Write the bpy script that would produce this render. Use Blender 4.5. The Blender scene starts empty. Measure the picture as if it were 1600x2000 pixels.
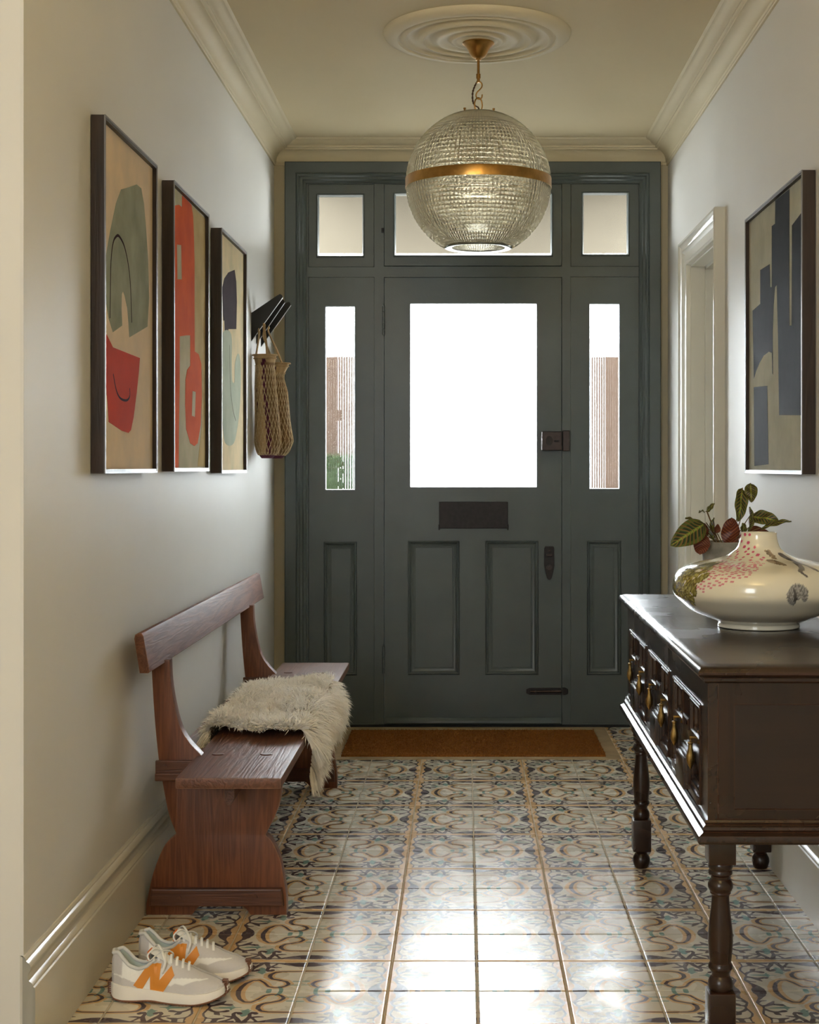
import bpy, bmesh, math, random
import numpy as np
from mathutils import Vector, Matrix, noise as mnoise
random.seed(7); np.random.seed(7)
PI = math.pi
sc = bpy.context.scene
col = sc.collection

# ------------------------------------------------------------------ camera, sky, lamps, exposure
cam_d = bpy.data.cameras.new('camera'); cam = bpy.data.objects.new('camera', cam_d); col.objects.link(cam)
cam.location = (0, 0, 1.17); cam.rotation_euler = (PI/2, 0, 0)
cam_d.sensor_fit = 'HORIZONTAL'; cam_d.sensor_width = 36.0
cam_d.lens = 2869/1600*36.0
cam_d.shift_x = -108/1600; cam_d.shift_y = -88/1600
cam_d.clip_start = 0.05; cam_d.clip_end = 200
sc.camera = cam
sc.view_settings.view_transform = 'Standard'; sc.view_settings.look = 'None'
sc.view_settings.gamma = 1.0; sc.view_settings.use_curve_mapping = False
sc.view_settings.exposure = 2.0
sc.cycles.use_denoising = True
sc.cycles.max_bounces = 12; sc.cycles.diffuse_bounces = 6; sc.cycles.transmission_bounces = 10
sc.cycles.transparent_max_bounces = 16
sc.cycles.sample_clamp_indirect = 6.0

SKY = 12.5
world = bpy.data.worlds.new('overcast_sky'); sc.world = world; world.use_nodes = True
wn = world.node_tree.nodes; wl = world.node_tree.links; wn.clear()
wo = wn.new('ShaderNodeOutputWorld'); wb = wn.new('ShaderNodeBackground')
wb.inputs['Color'].default_value = (0.92, 0.955, 1.0, 1); wb.inputs['Strength'].default_value = SKY
wl.new(wb.outputs[0], wo.inputs[0])

def area(name, loc, rot, sx, sy, energy, color, portal=False):
    d = bpy.data.lights.new(name, 'AREA'); d.shape = 'RECTANGLE'; d.size = sx; d.size_y = sy
    d.energy = energy; d.color = color; d.cycles.is_portal = portal
    o = bpy.data.objects.new(name, d); o.location = loc; o.rotation_euler = rot; col.objects.link(o)
    return o
def pxm(px): return (px-908)/434.05
def pzm(py): return 1.17+(912-py)/434.05
# portals only guide the sampling of the sky through the glass of the entrance
for (a, b, c, d) in [(801, 1049, 592, 952), (635, 693, 597, 957), (1152, 1211, 592, 955), (622, 707, 382, 498),
                     (773, 1076, 380, 497), (1141, 1226, 378, 495)]:
    area('sky_portal', ((pxm(a)+pxm(b))/2, 6.70, (pzm(c)+pzm(d))/2), (-PI/2, 0, 0), pxm(b)-pxm(a), pzm(c)-pzm(d), 1, (1, 1, 1), True)
# the rest of the house behind the camera: a window
area('back_room_window', (-1.3, -1.1, 1.75), (PI/2, 0, math.radians(-24)), 1.3, 1.5, 17, (0.92, 0.97, 1.0))
area('ceiling_fill', (0.1, 1.0, 2.15), (math.radians(140), 0, 0), 0.5, 0.5, 8.5, (1.0, 0.82, 0.50)).data.spread = math.radians(115)  # added warm fill aimed at the ceiling, with no fixture of its own

# ------------------------------------------------------------------ materials
def nodes(m):
    m.use_nodes = True; nt = m.node_tree
    return nt, nt.nodes, nt.links
def mat(name, c, rough=0.5, metal=0.0, noise_amt=0.0, noise_scale=8.0, bump=0.0, bump_scale=60.0, stretch=(1, 1, 1), c2=None, coat=0.0, spec=0.5, sheen=0.0, rvar=0.0):
    m = bpy.data.materials.new(name); nt, N, L = nodes(m); b = N['Principled BSDF']
    b.inputs['Roughness'].default_value = rough; b.inputs['Metallic'].default_value = metal
    b.inputs['Coat Weight'].default_value = coat; b.inputs['Coat Roughness'].default_value = 0.12
    b.inputs['Specular IOR Level'].default_value = spec; b.inputs['Sheen Weight'].default_value = sheen
    b.inputs['Base Color'].default_value = (*c, 1)
    tc = N.new('ShaderNodeTexCoord'); mp = N.new('ShaderNodeMapping'); mp.inputs['Scale'].default_value = stretch
    L.new(tc.outputs['Object'], mp.inputs[0])
    if noise_amt or c2:
        nz = N.new('ShaderNodeTexNoise'); nz.inputs['Scale'].default_value = noise_scale; nz.inputs['Detail'].default_value = 6
        L.new(mp.outputs[0], nz.inputs['Vector'])
        rp = N.new('ShaderNodeValToRGB'); L.new(nz.outputs['Fac'], rp.inputs[0])
        if c2 is None: c2 = tuple(x*(1-noise_amt) for x in c)
        rp.color_ramp.elements[0].position = 0.35; rp.color_ramp.elements[0].color = (*c2, 1)
        rp.color_ramp.elements[1].position = 0.65; rp.color_ramp.elements[1].color = (*c, 1)
        L.new(rp.outputs[0], b.inputs['Base Color'])
        if rvar:
            ma = N.new('ShaderNodeMath'); ma.operation = 'MULTIPLY_ADD'; ma.inputs[1].default_value = rvar; ma.inputs[2].default_value = rough-rvar/2
            L.new(nz.outputs['Fac'], ma.inputs[0]); L.new(ma.outputs[0], b.inputs['Roughness'])
    if bump:
        nb = N.new('ShaderNodeTexNoise'); nb.inputs['Scale'].default_value = bump_scale; nb.inputs['Detail'].default_value = 4
        L.new(mp.outputs[0], nb.inputs['Vector'])
        bp = N.new('ShaderNodeBump'); bp.inputs['Strength'].default_value = bump; bp.inputs['Distance'].default_value = 0.002
        L.new(nb.outputs['Fac'], bp.inputs['Height']); L.new(bp.outputs[0], b.inputs['Normal'])
    return m
def wood(name, c1, c2, axis, rough=0.35, scale=14.0, ring=22.0, bump=0.25, worn=None, spec=0.5):
    """long-grained wood; axis = grain direction in object space"""
    m = bpy.data.materials.new(name); nt, N, L = nodes(m); b = N['Principled BSDF']
    tc = N.new('ShaderNodeTexCoord'); mp = N.new('ShaderNodeMapping')
    s = [1, 1, 1]; s[axis] = 0.06; mp.inputs['Scale'].default_value = s
    L.new(tc.outputs['Object'], mp.inputs[0])
    n1 = N.new('ShaderNodeTexNoise'); n1.inputs['Scale'].default_value = scale; n1.inputs['Detail'].default_value = 5; n1.inputs['Distortion'].default_value = 0.4
    n2 = N.new('ShaderNodeTexNoise'); n2.inputs['Scale'].default_value = scale*12; n2.inputs['Detail'].default_value = 4
    n3 = N.new('ShaderNodeTexNoise'); n3.inputs['Scale'].default_value = 3.5; n3.inputs['Detail'].default_value = 4
    L.new(mp.outputs[0], n1.inputs['Vector']); L.new(mp.outputs[0], n2.inputs['Vector']); L.new(tc.outputs['Object'], n3.inputs['Vector'])
    mu = N.new('ShaderNodeMath'); mu.operation = 'MULTIPLY'; mu.inputs[1].default_value = ring; L.new(n1.outputs['Fac'], mu.inputs[0])
    fr = N.new('ShaderNodeMath'); fr.operation = 'PINGPONG'; fr.inputs[1].default_value = 1.0; L.new(mu.outputs[0], fr.inputs[0])
    ad = N.new('ShaderNodeMath'); ad.operation = 'ADD'; L.new(fr.outputs[0], ad.inputs[0]); L.new(n2.outputs['Fac'], ad.inputs[1])
    ad2 = N.new('ShaderNodeMath'); ad2.operation = 'MULTIPLY_ADD'; ad2.inputs[1].default_value = 1.4; L.new(n3.outputs['Fac'], ad2.inputs[0]); L.new(ad.outputs[0], ad2.inputs[2])
    mr = N.new('ShaderNodeMapRange'); mr.inputs['From Min'].default_value = 0.7; mr.inputs['From Max'].default_value = 2.5
    L.new(ad2.outputs[0], mr.inputs['Value'])
    mx = N.new('ShaderNodeMix'); mx.data_type = 'RGBA'; mx.inputs[6].default_value = (*c1, 1); mx.inputs[7].default_value = (*c2, 1)
    L.new(mr.outputs[0], mx.inputs[0]); out = mx.outputs[2]
    if worn:
        ge = N.new('ShaderNodeNewGeometry'); bv = N.new('ShaderNodeBevel'); bv.samples = 4; bv.inputs['Radius'].default_value = 0.004
        dp = N.new('ShaderNodeVectorMath'); dp.operation = 'DOT_PRODUCT'; L.new(ge.outputs['Normal'], dp.inputs[0]); L.new(bv.outputs[0], dp.inputs[1])
        r2 = N.new('ShaderNodeMapRange'); r2.inputs['From Min'].default_value = 0.995; r2.inputs['From Max'].default_value = 0.85
        L.new(dp.outputs['Value'], r2.inputs['Value'])
        m3 = N.new('ShaderNodeMath'); m3.operation = 'MULTIPLY'; L.new(r2.outputs[0], m3.inputs[0]); L.new(n3.outputs['Fac'], m3.inputs[1])
        mx2 = N.new('ShaderNodeMix'); mx2.data_type = 'RGBA'; mx2.inputs[7].default_value = (*worn, 1)
        L.new(m3.outputs[0], mx2.inputs[0]); L.new(out, mx2.inputs[6]); out = mx2.outputs[2]
    L.new(out, b.inputs['Base Color'])
    ro = N.new('ShaderNodeMath'); ro.operation = 'MULTIPLY_ADD'; ro.inputs[1].default_value = 0.18; ro.inputs[2].default_value = rough-0.08
    L.new(n3.outputs['Fac'], ro.inputs[0]); L.new(ro.outputs[0], b.inputs['Roughness'])
    b.inputs['Specular IOR Level'].default_value = spec
    bp = N.new('ShaderNodeBump'); bp.inputs['Strength'].default_value = bump; bp.inputs['Distance'].default_value = 0.0012
    L.new(ad.outputs[0], bp.inputs['Height']); L.new(bp.outputs[0], b.inputs['Normal'])
    return m
def attr_mat(name, attr='paint', rough=0.5, coat=0.0, noise_amt=0.12, bump=0.0, bump_scale=300.0, nscale=40):
    """colour printed on the surface, stored per vertex by the builder"""
    m = bpy.data.materials.new(name); nt, N, L = nodes(m); b = N['Principled BSDF']
    a = N.new('ShaderNodeAttribute'); a.attribute_name = attr
    tc = N.new('ShaderNodeTexCoord'); nz = N.new('ShaderNodeTexNoise'); nz.inputs['Scale'].default_value = nscale; nz.inputs['Detail'].default_value = 5
    L.new(tc.outputs['Object'], nz.inputs['Vector'])
    mr = N.new('ShaderNodeMapRange'); mr.inputs['To Min'].default_value = 1-noise_amt; mr.inputs['To Max'].default_value = 1+noise_amt
    L.new(nz.outputs['Fac'], mr.inputs['Value'])
    vm = N.new('ShaderNodeVectorMath'); vm.operation = 'SCALE'; L.new(a.outputs['Color'], vm.inputs[0]); L.new(mr.outputs[0], vm.inputs['Scale'])
    L.new(vm.outputs[0], b.inputs['Base Color'])
    b.inputs['Roughness'].default_value = rough; b.inputs['Coat Weight'].default_value = coat; b.inputs['Coat Roughness'].default_value = 0.06
    if bump:
        nb = N.new('ShaderNodeTexNoise'); nb.inputs['Scale'].default_value = bump_scale; L.new(tc.outputs['Object'], nb.inputs['Vector'])
        bp = N.new('ShaderNodeBump'); bp.inputs['Strength'].default_value = bump; bp.inputs['Distance'].default_value = 0.001
        L.new(nb.outputs['Fac'], bp.inputs['Height']); L.new(bp.outputs[0], b.inputs['Normal'])
    return m
def glass_mat(name, tint, clear=0.5, rough=0.0, haze=0.0):
    m = bpy.data.materials.new(name); nt, N, L = nodes(m); N.remove(N['Principled BSDF']); out = N['Material Output']
    g = N.new('ShaderNodeBsdfGlass'); g.inputs['Color'].default_value = (*tint, 1); g.inputs['Roughness'].default_value = rough; g.inputs['IOR'].default_value = 1.45
    t = N.new('ShaderNodeBsdfTransparent'); t.inputs['Color'].default_value = (*tint, 1)
    mx = N.new('ShaderNodeMixShader'); mx.inputs[0].default_value = clear; L.new(g.outputs[0], mx.inputs[1]); L.new(t.outputs[0], mx.inputs[2])
    last = mx.outputs[0]
    if haze:
        d = N.new('ShaderNodeBsdfTranslucent'); d.inputs['Color'].default_value = (*tint, 1)
        m2 = N.new('ShaderNodeMixShader'); m2.inputs[0].default_value = haze; L.new(last, m2.inputs[1]); L.new(d.outputs[0], m2.inputs[2]); last = m2.outputs[0]
    L.new(last, out.inputs['Surface'])
    return m

M = {}
M['wall'] = mat('wall_paint', (0.67, 0.66, 0.625), 0.5, noise_amt=0.035, noise_scale=1.7, bump=0.05, bump_scale=90, spec=0.22)
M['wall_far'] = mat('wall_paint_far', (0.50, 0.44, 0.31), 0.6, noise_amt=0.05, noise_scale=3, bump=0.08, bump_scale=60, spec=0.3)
M['ceiling'] = mat('ceiling_paint', (0.60, 0.515, 0.34), 0.75, noise_amt=0.03, noise_scale=2, bump=0.04, bump_scale=60, spec=0.2)
M['plaster'] = mat('cornice_plaster', (0.59, 0.52, 0.36), 0.6, noise_amt=0.03, noise_scale=5, spec=0.3)
M['woodwork'] = mat('satin_woodwork_paint', (0.66, 0.64, 0.56), 0.26, noise_amt=0.03, noise_scale=4, bump=0.08, bump_scale=40)
M['door'] = mat('dark_green_paint', (0.075, 0.093, 0.092), 0.34, noise_amt=0.14, noise_scale=5, bump=0.16, bump_scale=120)
M['black_gap'] = mat('shadow_gap', (0.006, 0.006, 0.006), 0.8)
M['iron'] = mat('dark_iron', (0.018, 0.014, 0.014), 0.42, metal=0.5, noise_amt=0.3, noise_scale=60)
M['iron_worn'] = mat('bronzed_lock_metal', (0.055, 0.042, 0.04), 0.35, metal=0.7, noise_amt=0.25, noise_scale=40)
M['brass'] = mat('aged_brass', (0.50, 0.27, 0.075), 0.30, metal=1.0, noise_amt=0.35, noise_scale=25)
M['brass_dark'] = mat('antique_brass', (0.42, 0.27, 0.09), 0.42, metal=1.0, noise_amt=0.45, noise_scale=120)
M['grout'] = mat('tile_grout', (0.56, 0.48, 0.35), 0.85, noise_amt=0.2, noise_scale=40, bump=0.3)
M['stone'] = mat('mat_well_stone', (0.42, 0.30, 0.16), 0.65, noise_amt=0.22, noise_scale=14, bump=0.1)
M['coir'] = mat('coir_bristle', (0.31, 0.115, 0.022), 0.95, c2=(0.19, 0.065, 0.012), noise_scale=170, bump=0.9, bump_scale=700, spec=0.1)
M['pine_v'] = wood('bench_pine_upright', (0.085, 0.022, 0.008), (0.21, 0.07, 0.025), 2, 0.42, 26, 16, 0.25, worn=(0.38, 0.2, 0.1))
M['pine_y'] = wood('bench_pine_long', (0.07, 0.025, 0.012), (0.17, 0.068, 0.035), 1, 0.45, 20, 18, 0.35, worn=(0.42, 0.25, 0.15))
M['pine_x'] = wood('bench_pine_cross', (0.05, 0.016, 0.007), (0.13, 0.045, 0.018), 0, 0.42, 26, 16, 0.25)
M['pine_rail'] = wood('bench_pine_rail', (0.07, 0.025, 0.012), (0.17, 0.068, 0.035), 1, 0.62, 20, 18, 0.25, worn=(0.42, 0.25, 0.15), spec=0.3)
M['oak'] = wood('dark_oak_long', (0.008, 0.0042, 0.0028), (0.034, 0.016, 0.009), 1, 0.26, 9, 6, 0.10, worn=(0.09, 0.03, 0.01))
M['oak_x'] = wood('dark_oak_cross', (0.006, 0.003, 0.002), (0.024, 0.010, 0.005), 0, 0.42, 7, 5, 0.15, worn=(0.08, 0.025, 0.008))
M['oak_v'] = wood('dark_oak_upright', (0.007, 0.0032, 0.002), (0.030, 0.012, 0.006), 2, 0.27, 12, 6, 0.10, worn=(0.10, 0.03, 0.01))
M['frame'] = wood('picture_frame_wood', (0.012, 0.006, 0.0035), (0.034, 0.017, 0.011), 2, 0.38, 30, 10, 0.15)
M['silver'] = mat('frame_metal_edge', (0.20, 0.195, 0.2), 0.42, metal=0.8)
M['hook'] = mat('black_hook_metal', (0.006, 0.006, 0.007), 0.42, metal=0.2)
M['hook_edge'] = mat('hook_bright_edge', (0.5, 0.52, 0.54), 0.3, metal=0.6)
M['concrete'] = mat('pot_concrete', (0.30, 0.285, 0.25), 0.7, noise_amt=0.4, noise_scale=30, bump=0.3, bump_scale=80)
M['soil'] = mat('potting_soil', (0.03, 0.018, 0.01), 0.95, bump=1, bump_scale=300)
M['white_gap'] = mat('door_edge_paint', (0.5, 0.5, 0.46), 0.4)
M['ribbed'] = glass_mat('ribbed_glass', (0.97, 0.99, 0.985), 0.42, 0.02)
M['plain_glass'] = glass_mat('old_window_glass', (0.96, 0.97, 0.95), 0.80, 0.0)
M['wall_near'] = M['wall']

# ------------------------------------------------------------------ mesh helpers
ORG = {}
def setp(o, label=None, cat=None, group=None, kind=None):
    if label: o['label'] = label
    if cat: o['category'] = cat
    if group: o['group'] = group
    if kind: o['kind'] = kind
    return o
def empty(name, loc=(0, 0, 0), rz=0.0, **k):
    o = bpy.data.objects.new(name, None); o.location = loc; o.rotation_euler = (0, 0, rz); o.empty_display_size = 0.05
    col.objects.link(o); ORG[o.name] = (Vector(loc), rz); setp(o, **k); return o
def build(name, bm, m, parent=None, world_co=True, smooth=None, mesh_only=False, **k):
    """bm in world coordinates (or in the parent's when world_co is False)"""
    if parent is not None and world_co:
        loc, rz = ORG[parent.name]
        bm.transform(Matrix.Rotation(-rz, 4, 'Z') @ Matrix.Translation(-loc))
    bmesh.ops.remove_doubles(bm, verts=bm.verts, dist=1e-6) if len(bm.verts) < 20000 else None
    me = bpy.data.meshes.new(name); bm.normal_update(); bm.to_mesh(me); bm.free()
    for x in (m if isinstance(m, (list, tuple)) else [m]): me.materials.append(x)
    if smooth is not None:
        for p in me.polygons: p.use_smooth = True
        if smooth < 3.1: me.set_sharp_from_angle(angle=smooth)
    if mesh_only: return me
    return link(name, me, parent, **k)
def link(name, me, parent=None, **k):
    o = bpy.data.objects.new(name, me); col.objects.link(o)
    if parent is not None: o.parent = parent; ORG[o.name] = ORG[parent.name]
    else: ORG[o.name] = (Vector((0, 0, 0)), 0.0)
    setp(o, **k); return o
def box(bm, x0, x1, y0, y1, z0, z1, bev=0.0, mi=0):
    vs = [bm.verts.new(p) for p in ((x0, y0, z0), (x1, y0, z0), (x1, y1, z0), (x0, y1, z0), (x0, y0, z1), (x1, y0, z1), (x1, y1, z1), (x0, y1, z1))]
    fs = [bm.faces.new([vs[i] for i in f]) for f in ((0, 3, 2, 1), (4, 5, 6, 7), (0, 1, 5, 4), (1, 2, 6, 5), (2, 3, 7, 6), (3, 0, 4, 7))]
    for f in fs: f.material_index = mi
    if bev:
        es = list({e for f in fs for e in f.edges})
        bmesh.ops.bevel(bm, geom=es, offset=bev, segments=2, affect='EDGES', profile=0.6)
def prism(bm, pts, fn, d0, d1, bev=0.0):
    """extrude the 2D outline pts between depths d0 and d1; fn(u, v, d) -> point"""
    a = [bm.verts.new(fn(u, v, d0)) for u, v in pts]; b = [bm.verts.new(fn(u, v, d1)) for u, v in pts]
    n = len(pts); fa = bm.faces.new(a); fb = bm.faces.new(b[::-1]); fs = [fa, fb]
    for i in range(n): fs.append(bm.faces.new((a[i], b[i], b[(i+1) % n], a[(i+1) % n])))
    bmesh.ops.recalc_face_normals(bm, faces=fs)
    if bev:
        es = list(set(fa.edges) | set(fb.edges)); bmesh.ops.bevel(bm, geom=es, offset=bev, segments=2, affect='EDGES', profile=0.6)
def smooth_poly(pts, n=3, closed=True, keep=lambda i: False):
    out = []; N = len(pts)
    for i in range(N if closed else N-1):
        p0, p1, p2, p3 = [Vector(pts[(i+k) % N] if closed else pts[min(max(i+k, 0), N-1)]) for k in (-1, 0, 1, 2)]
        for j in range(n):
            t = j/n
            out.append(tuple(0.5*((2*p1)+(-p0+p2)*t+(2*p0-5*p1+4*p2-p3)*t*t+(-p0+3*p1-3*p2+p3)*t**3)))
    if not closed: out.append(tuple(pts[-1]))
    return out
def ring_rect(bm, r, prof, fn, cap=True, mi=0):
    """mitred moulding round the inside of rectangle r=(u0,u1,v0,v1); prof = (inset, depth) list"""
    prev = None
    for ins, d in prof:
        u0, u1, v0, v1 = r[0]+ins, r[1]-ins, r[2]+ins, r[3]-ins
        cur = [bm.verts.new(fn(u, v, d)) for u, v in ((u0, v0), (u1, v0), (u1, v1), (u0, v1))]
        if prev:
            for i in range(4):
                f = bm.faces.new((prev[i], prev[(i+1) % 4], cur[(i+1) % 4], cur[i])); f.material_index = mi
        prev = cur
    if cap: bm.faces.new(prev).material_index = mi
def slab_holes(bm, xs, zs, holes, fn, d0, d1):
    """slab in the u,v plane with rectangular holes (u0,u1,v0,v1) left open"""
    us = sorted(set([xs[0], xs[1]]+[h[i] for h in holes for i in (0, 1)])); vs = sorted(set([zs[0], zs[1]]+[h[i] for h in holes for i in (2, 3)]))
    def inh(u, v): return any(h[0] < u < h[1] and h[2] < v < h[3] for h in holes)
    g = {}
    def V(i, j, d):
        if (i, j, d) not in g: g[(i, j, d)] = bm.verts.new(fn(us[i], vs[j], d))
        return g[(i, j, d)]
    nu, nv = len(us)-1, len(vs)-1
    solid = lambda i, j: 0 <= i < nu and 0 <= j < nv and not inh((us[i]+us[i+1])/2, (vs[j]+vs[j+1])/2)
    fs = []
    for i in range(nu):
        for j in range(nv):
            if not solid(i, j): continue
            for d in (d0, d1): fs.append(bm.faces.new((V(i, j, d), V(i+1, j, d), V(i+1, j+1, d), V(i, j+1, d))))
            if not solid(i-1, j): fs.append(bm.faces.new((V(i, j, d0), V(i, j+1, d0), V(i, j+1, d1), V(i, j, d1))))
            if not solid(i+1, j): fs.append(bm.faces.new((V(i+1, j, d0), V(i+1, j+1, d0), V(i+1, j+1, d1), V(i+1, j, d1))))
            if not solid(i, j-1): fs.append(bm.faces.new((V(i, j, d0), V(i+1, j, d0), V(i+1, j, d1), V(i, j, d1))))
            if not solid(i, j+1): fs.append(bm.faces.new((V(i, j+1, d0), V(i+1, j+1, d0), V(i+1, j+1, d1), V(i, j+1, d1))))
    bmesh.ops.recalc_face_normals(bm, faces=fs)
def sweep(bm, prof, frames, close_prof=False, caps=False):
    """prof points placed on each frame(fn(p, q)->Vector)"""
    rings = [[bm.verts.new(f(p, q)) for p, q in prof] for f in frames]
    n = len(prof)
    for a, b in zip(rings, rings[1:]):
        for i in range(n if close_prof else n-1):
            bm.faces.new((a[i], a[(i+1) % n], b[(i+1) % n], b[i]))
    if caps:
        bm.faces.new(rings[0]); bm.faces.new(rings[-1][::-1])
    bmesh.ops.recalc_face_normals(bm, faces=bm.faces)
def lathe(bm, prof, c, seg=32, cap0=True, cap1=True, axis=2):
    rings = []
    for r, z in prof:
        rings.append([bm.verts.new((c[0]+r*math.cos(2*PI*i/seg), c[1]+r*math.sin(2*PI*i/seg), c[2]+z)) for i in range(seg)])
    for a, b in zip(rings, rings[1:]):
        for i in range(seg): bm.faces.new((a[i], a[(i+1) % seg], b[(i+1) % seg], b[i]))
    if cap0: bm.faces.new(rings[0][::-1])
    if cap1: bm.faces.new(rings[-1])
def tube(bm, pts, r, seg=8, closed=False, radii=None, flat=1.0):
    pts = [Vector(p) for p in pts]; n = len(pts); rings = []
    up = Vector((0, 0, 1)); prevn = None
    for i, p in enumerate(pts):
        t = (pts[(i+1) % n]-pts[i-1]) if closed else (pts[min(i+1, n-1)]-pts[max(i-1, 0)])
        t.normalize()
        if prevn is None:
            nn = t.cross(up)
            if nn.length < 0.1: nn = t.cross(Vector((0, 1, 0)))
        else: nn = prevn - t*prevn.dot(t)
        nn.normalize(); prevn = nn; bb = t.cross(nn)
        rr = radii[i] if radii else r
        rings.append([bm.verts.new(p+nn*math.cos(2*PI*k/seg)*rr+bb*math.sin(2*PI*k/seg)*rr*flat) for k in range(seg)])
    m = n if closed else n-1
    for i in range(m):
        a, b = rings[i], rings[(i+1) % n]
        for k in range(seg): bm.faces.new((a[k], a[(k+1) % seg], b[(k+1) % seg], b[k]))
    if not closed: bm.faces.new(rings[0][::-1]); bm.faces.new(rings[-1])
def BM(): return bmesh.new()
XZ = lambda u, v, d: Vector((u, d, v))        # outline in x,z, depth along y
YZ = lambda u, v, d: Vector((d, u, v))        # outline in y,z, depth along x

# ------------------------------------------------------------------ room shell
XL, XR, YD, ZC = -0.862, 0.918, 6.61, 2.635
YW = 6.64          # face of the far wall
YB = -1.6          # back of the hall behind the camera
# left wall with the splayed corner near the camera
bm = BM(); box(bm, XL-0.10, XL, 2.87, 6.9, 0, ZC); build('wall_left', bm, M['wall'], kind='structure')
bm = BM()
prism(bm, [(XL, 2.869), (-1.55, 3.62), (-1.62, 3.56), (-0.94, 2.88)], lambda u, v, d: Vector((u, v, d)), 0, ZC); build('wall_near_left', bm, M['wall'], kind='structure')
bm = BM(); box(bm, -1.75, -1.62, YB, 3.6, 0, ZC); build('wall_hall_left', bm, M['wall'], kind='structure')
bm = BM(); box(bm, -1.75, XR+0.1, YB-0.1, YB, 0, ZC); build('wall_back', bm, M['wall'], kind='structure')
# right wall with a doorway
DY0, DY1, DZ = 5.285, 5.955, 1.985
bm = BM(); slab_holes(bm, (YB, 6.9), (0, ZC), [(DY0, DY1, 0.0, DZ)], YZ, XR, XR+0.30); build('wall_right', bm, M['wall'], kind='structure')
# far wall around the entrance frame
FX0, FX1, FZ1 = pxm(557), pxm(1290), pzm(317)
bm = BM(); slab_holes(bm, (XL-0.1, XR+0.3), (0, ZC), [(FX0+0.01, FX1-0.01, 0.0, FZ1-0.01)], XZ, YW, YW+0.11); build('wall_far', bm, M['wall_far'], kind='structure')
bm = BM(); box(bm, -1.75, XR+0.3, YB-0.1, 6.9, ZC, ZC+0.12); build('ceiling', bm, M['ceiling'], kind='structure')

# cornice
cp = [(0, 2.531), (0.007, 2.531), (0.009, 2.535), (0.008, 2.543), (0.012, 2.547)]
for i in range(9):
    a = i/8*PI/2; cp.append((0.012+0.043*(1-math.cos(a)), 2.549+0.045*math.sin(a)))
cp += [(0.056, 2.599), (0.062, 2.600), (0.066, 2.603), (0.066, 2.608), (0.071, 2.610), (0.076, 2.611), (0.085, 2.616), (0.094, 2.625), (0.100, 2.627), (0.107, 2.628), (0.111, 2.631), (0.115, 2.636)]
def cornice(name, frames):
    bm = BM(); sweep(bm, cp, frames); build(name, bm, M['plaster'], smooth=0.5, kind='structure')
cornice('trim_1', [lambda p, q: Vector((XL+p, 2.87+p*0.4, q)), lambda p, q: Vector((XL+p, YW-p, q))])
cornice('trim_2', [lambda p, q: Vector((XL+p, YW-p, q)), lambda p, q: Vector((XR-p, YW-p, q))])
cornice('trim_3', [lambda p, q: Vector((XR-p, YW-p, q)), lambda p, q: Vector((XR-p, YB, q))])
sd = Vector((-0.688, 0.751, 0)).normalized(); sn = Vector((-sd.y, sd.x, 0)); sn = -sn if sn.y > 0 else sn   # splay direction and its outward normal
cornice('trim_4', [lambda p, q: Vector((XL+p, 2.87+p*0.4, q)), lambda p, q: Vector((-1.5, 3.565, q))+sn*p-Vector((0, 0, 0))])

# baseboards
bp_ = [(0, 0.215), (0.004, 0.215), (0.007, 0.211), (0.007, 0.207), (0.010, 0.205), (0.014, 0.202), (0.017, 0.196), (0.016, 0.190), (0.012, 0.184), (0.0105, 0.176), (0.013, 0.169), (0.019, 0.165), (0.0215, 0.162), (0.0215, 0.158), (0.025, 0.156), (0.026, 0.153), (0.026, 0.0), (0, 0)]
def baseb(name, frames, kind='structure'):
    bm = BM(); sweep(bm, bp_, frames, close_prof=True, caps=True); build(name, bm, M['woodwork'], smooth=0.6, kind='structure')
baseb('baseboard_left', [lambda p, q: Vector((XL+p, 2.862-p*0.15, q)), lambda p, q: Vector((XL+p, YW, q))])
baseb('baseboard_right', [lambda p, q: Vector((XR-p, YB, q)), lambda p, q: Vector((XR-p, 5.17, q))])
baseb('baseboard_far_right', [lambda p, q: Vector((XR-p, 6.06, q)), lambda p, q: Vector((XR-p, YW, q))])
baseb('baseboard_near_left', [lambda p, q: Vector((XL+p, 2.862-p*0.15, q)), lambda p, q: Vector((-1.5, 3.565, q))+sn*p])

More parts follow.
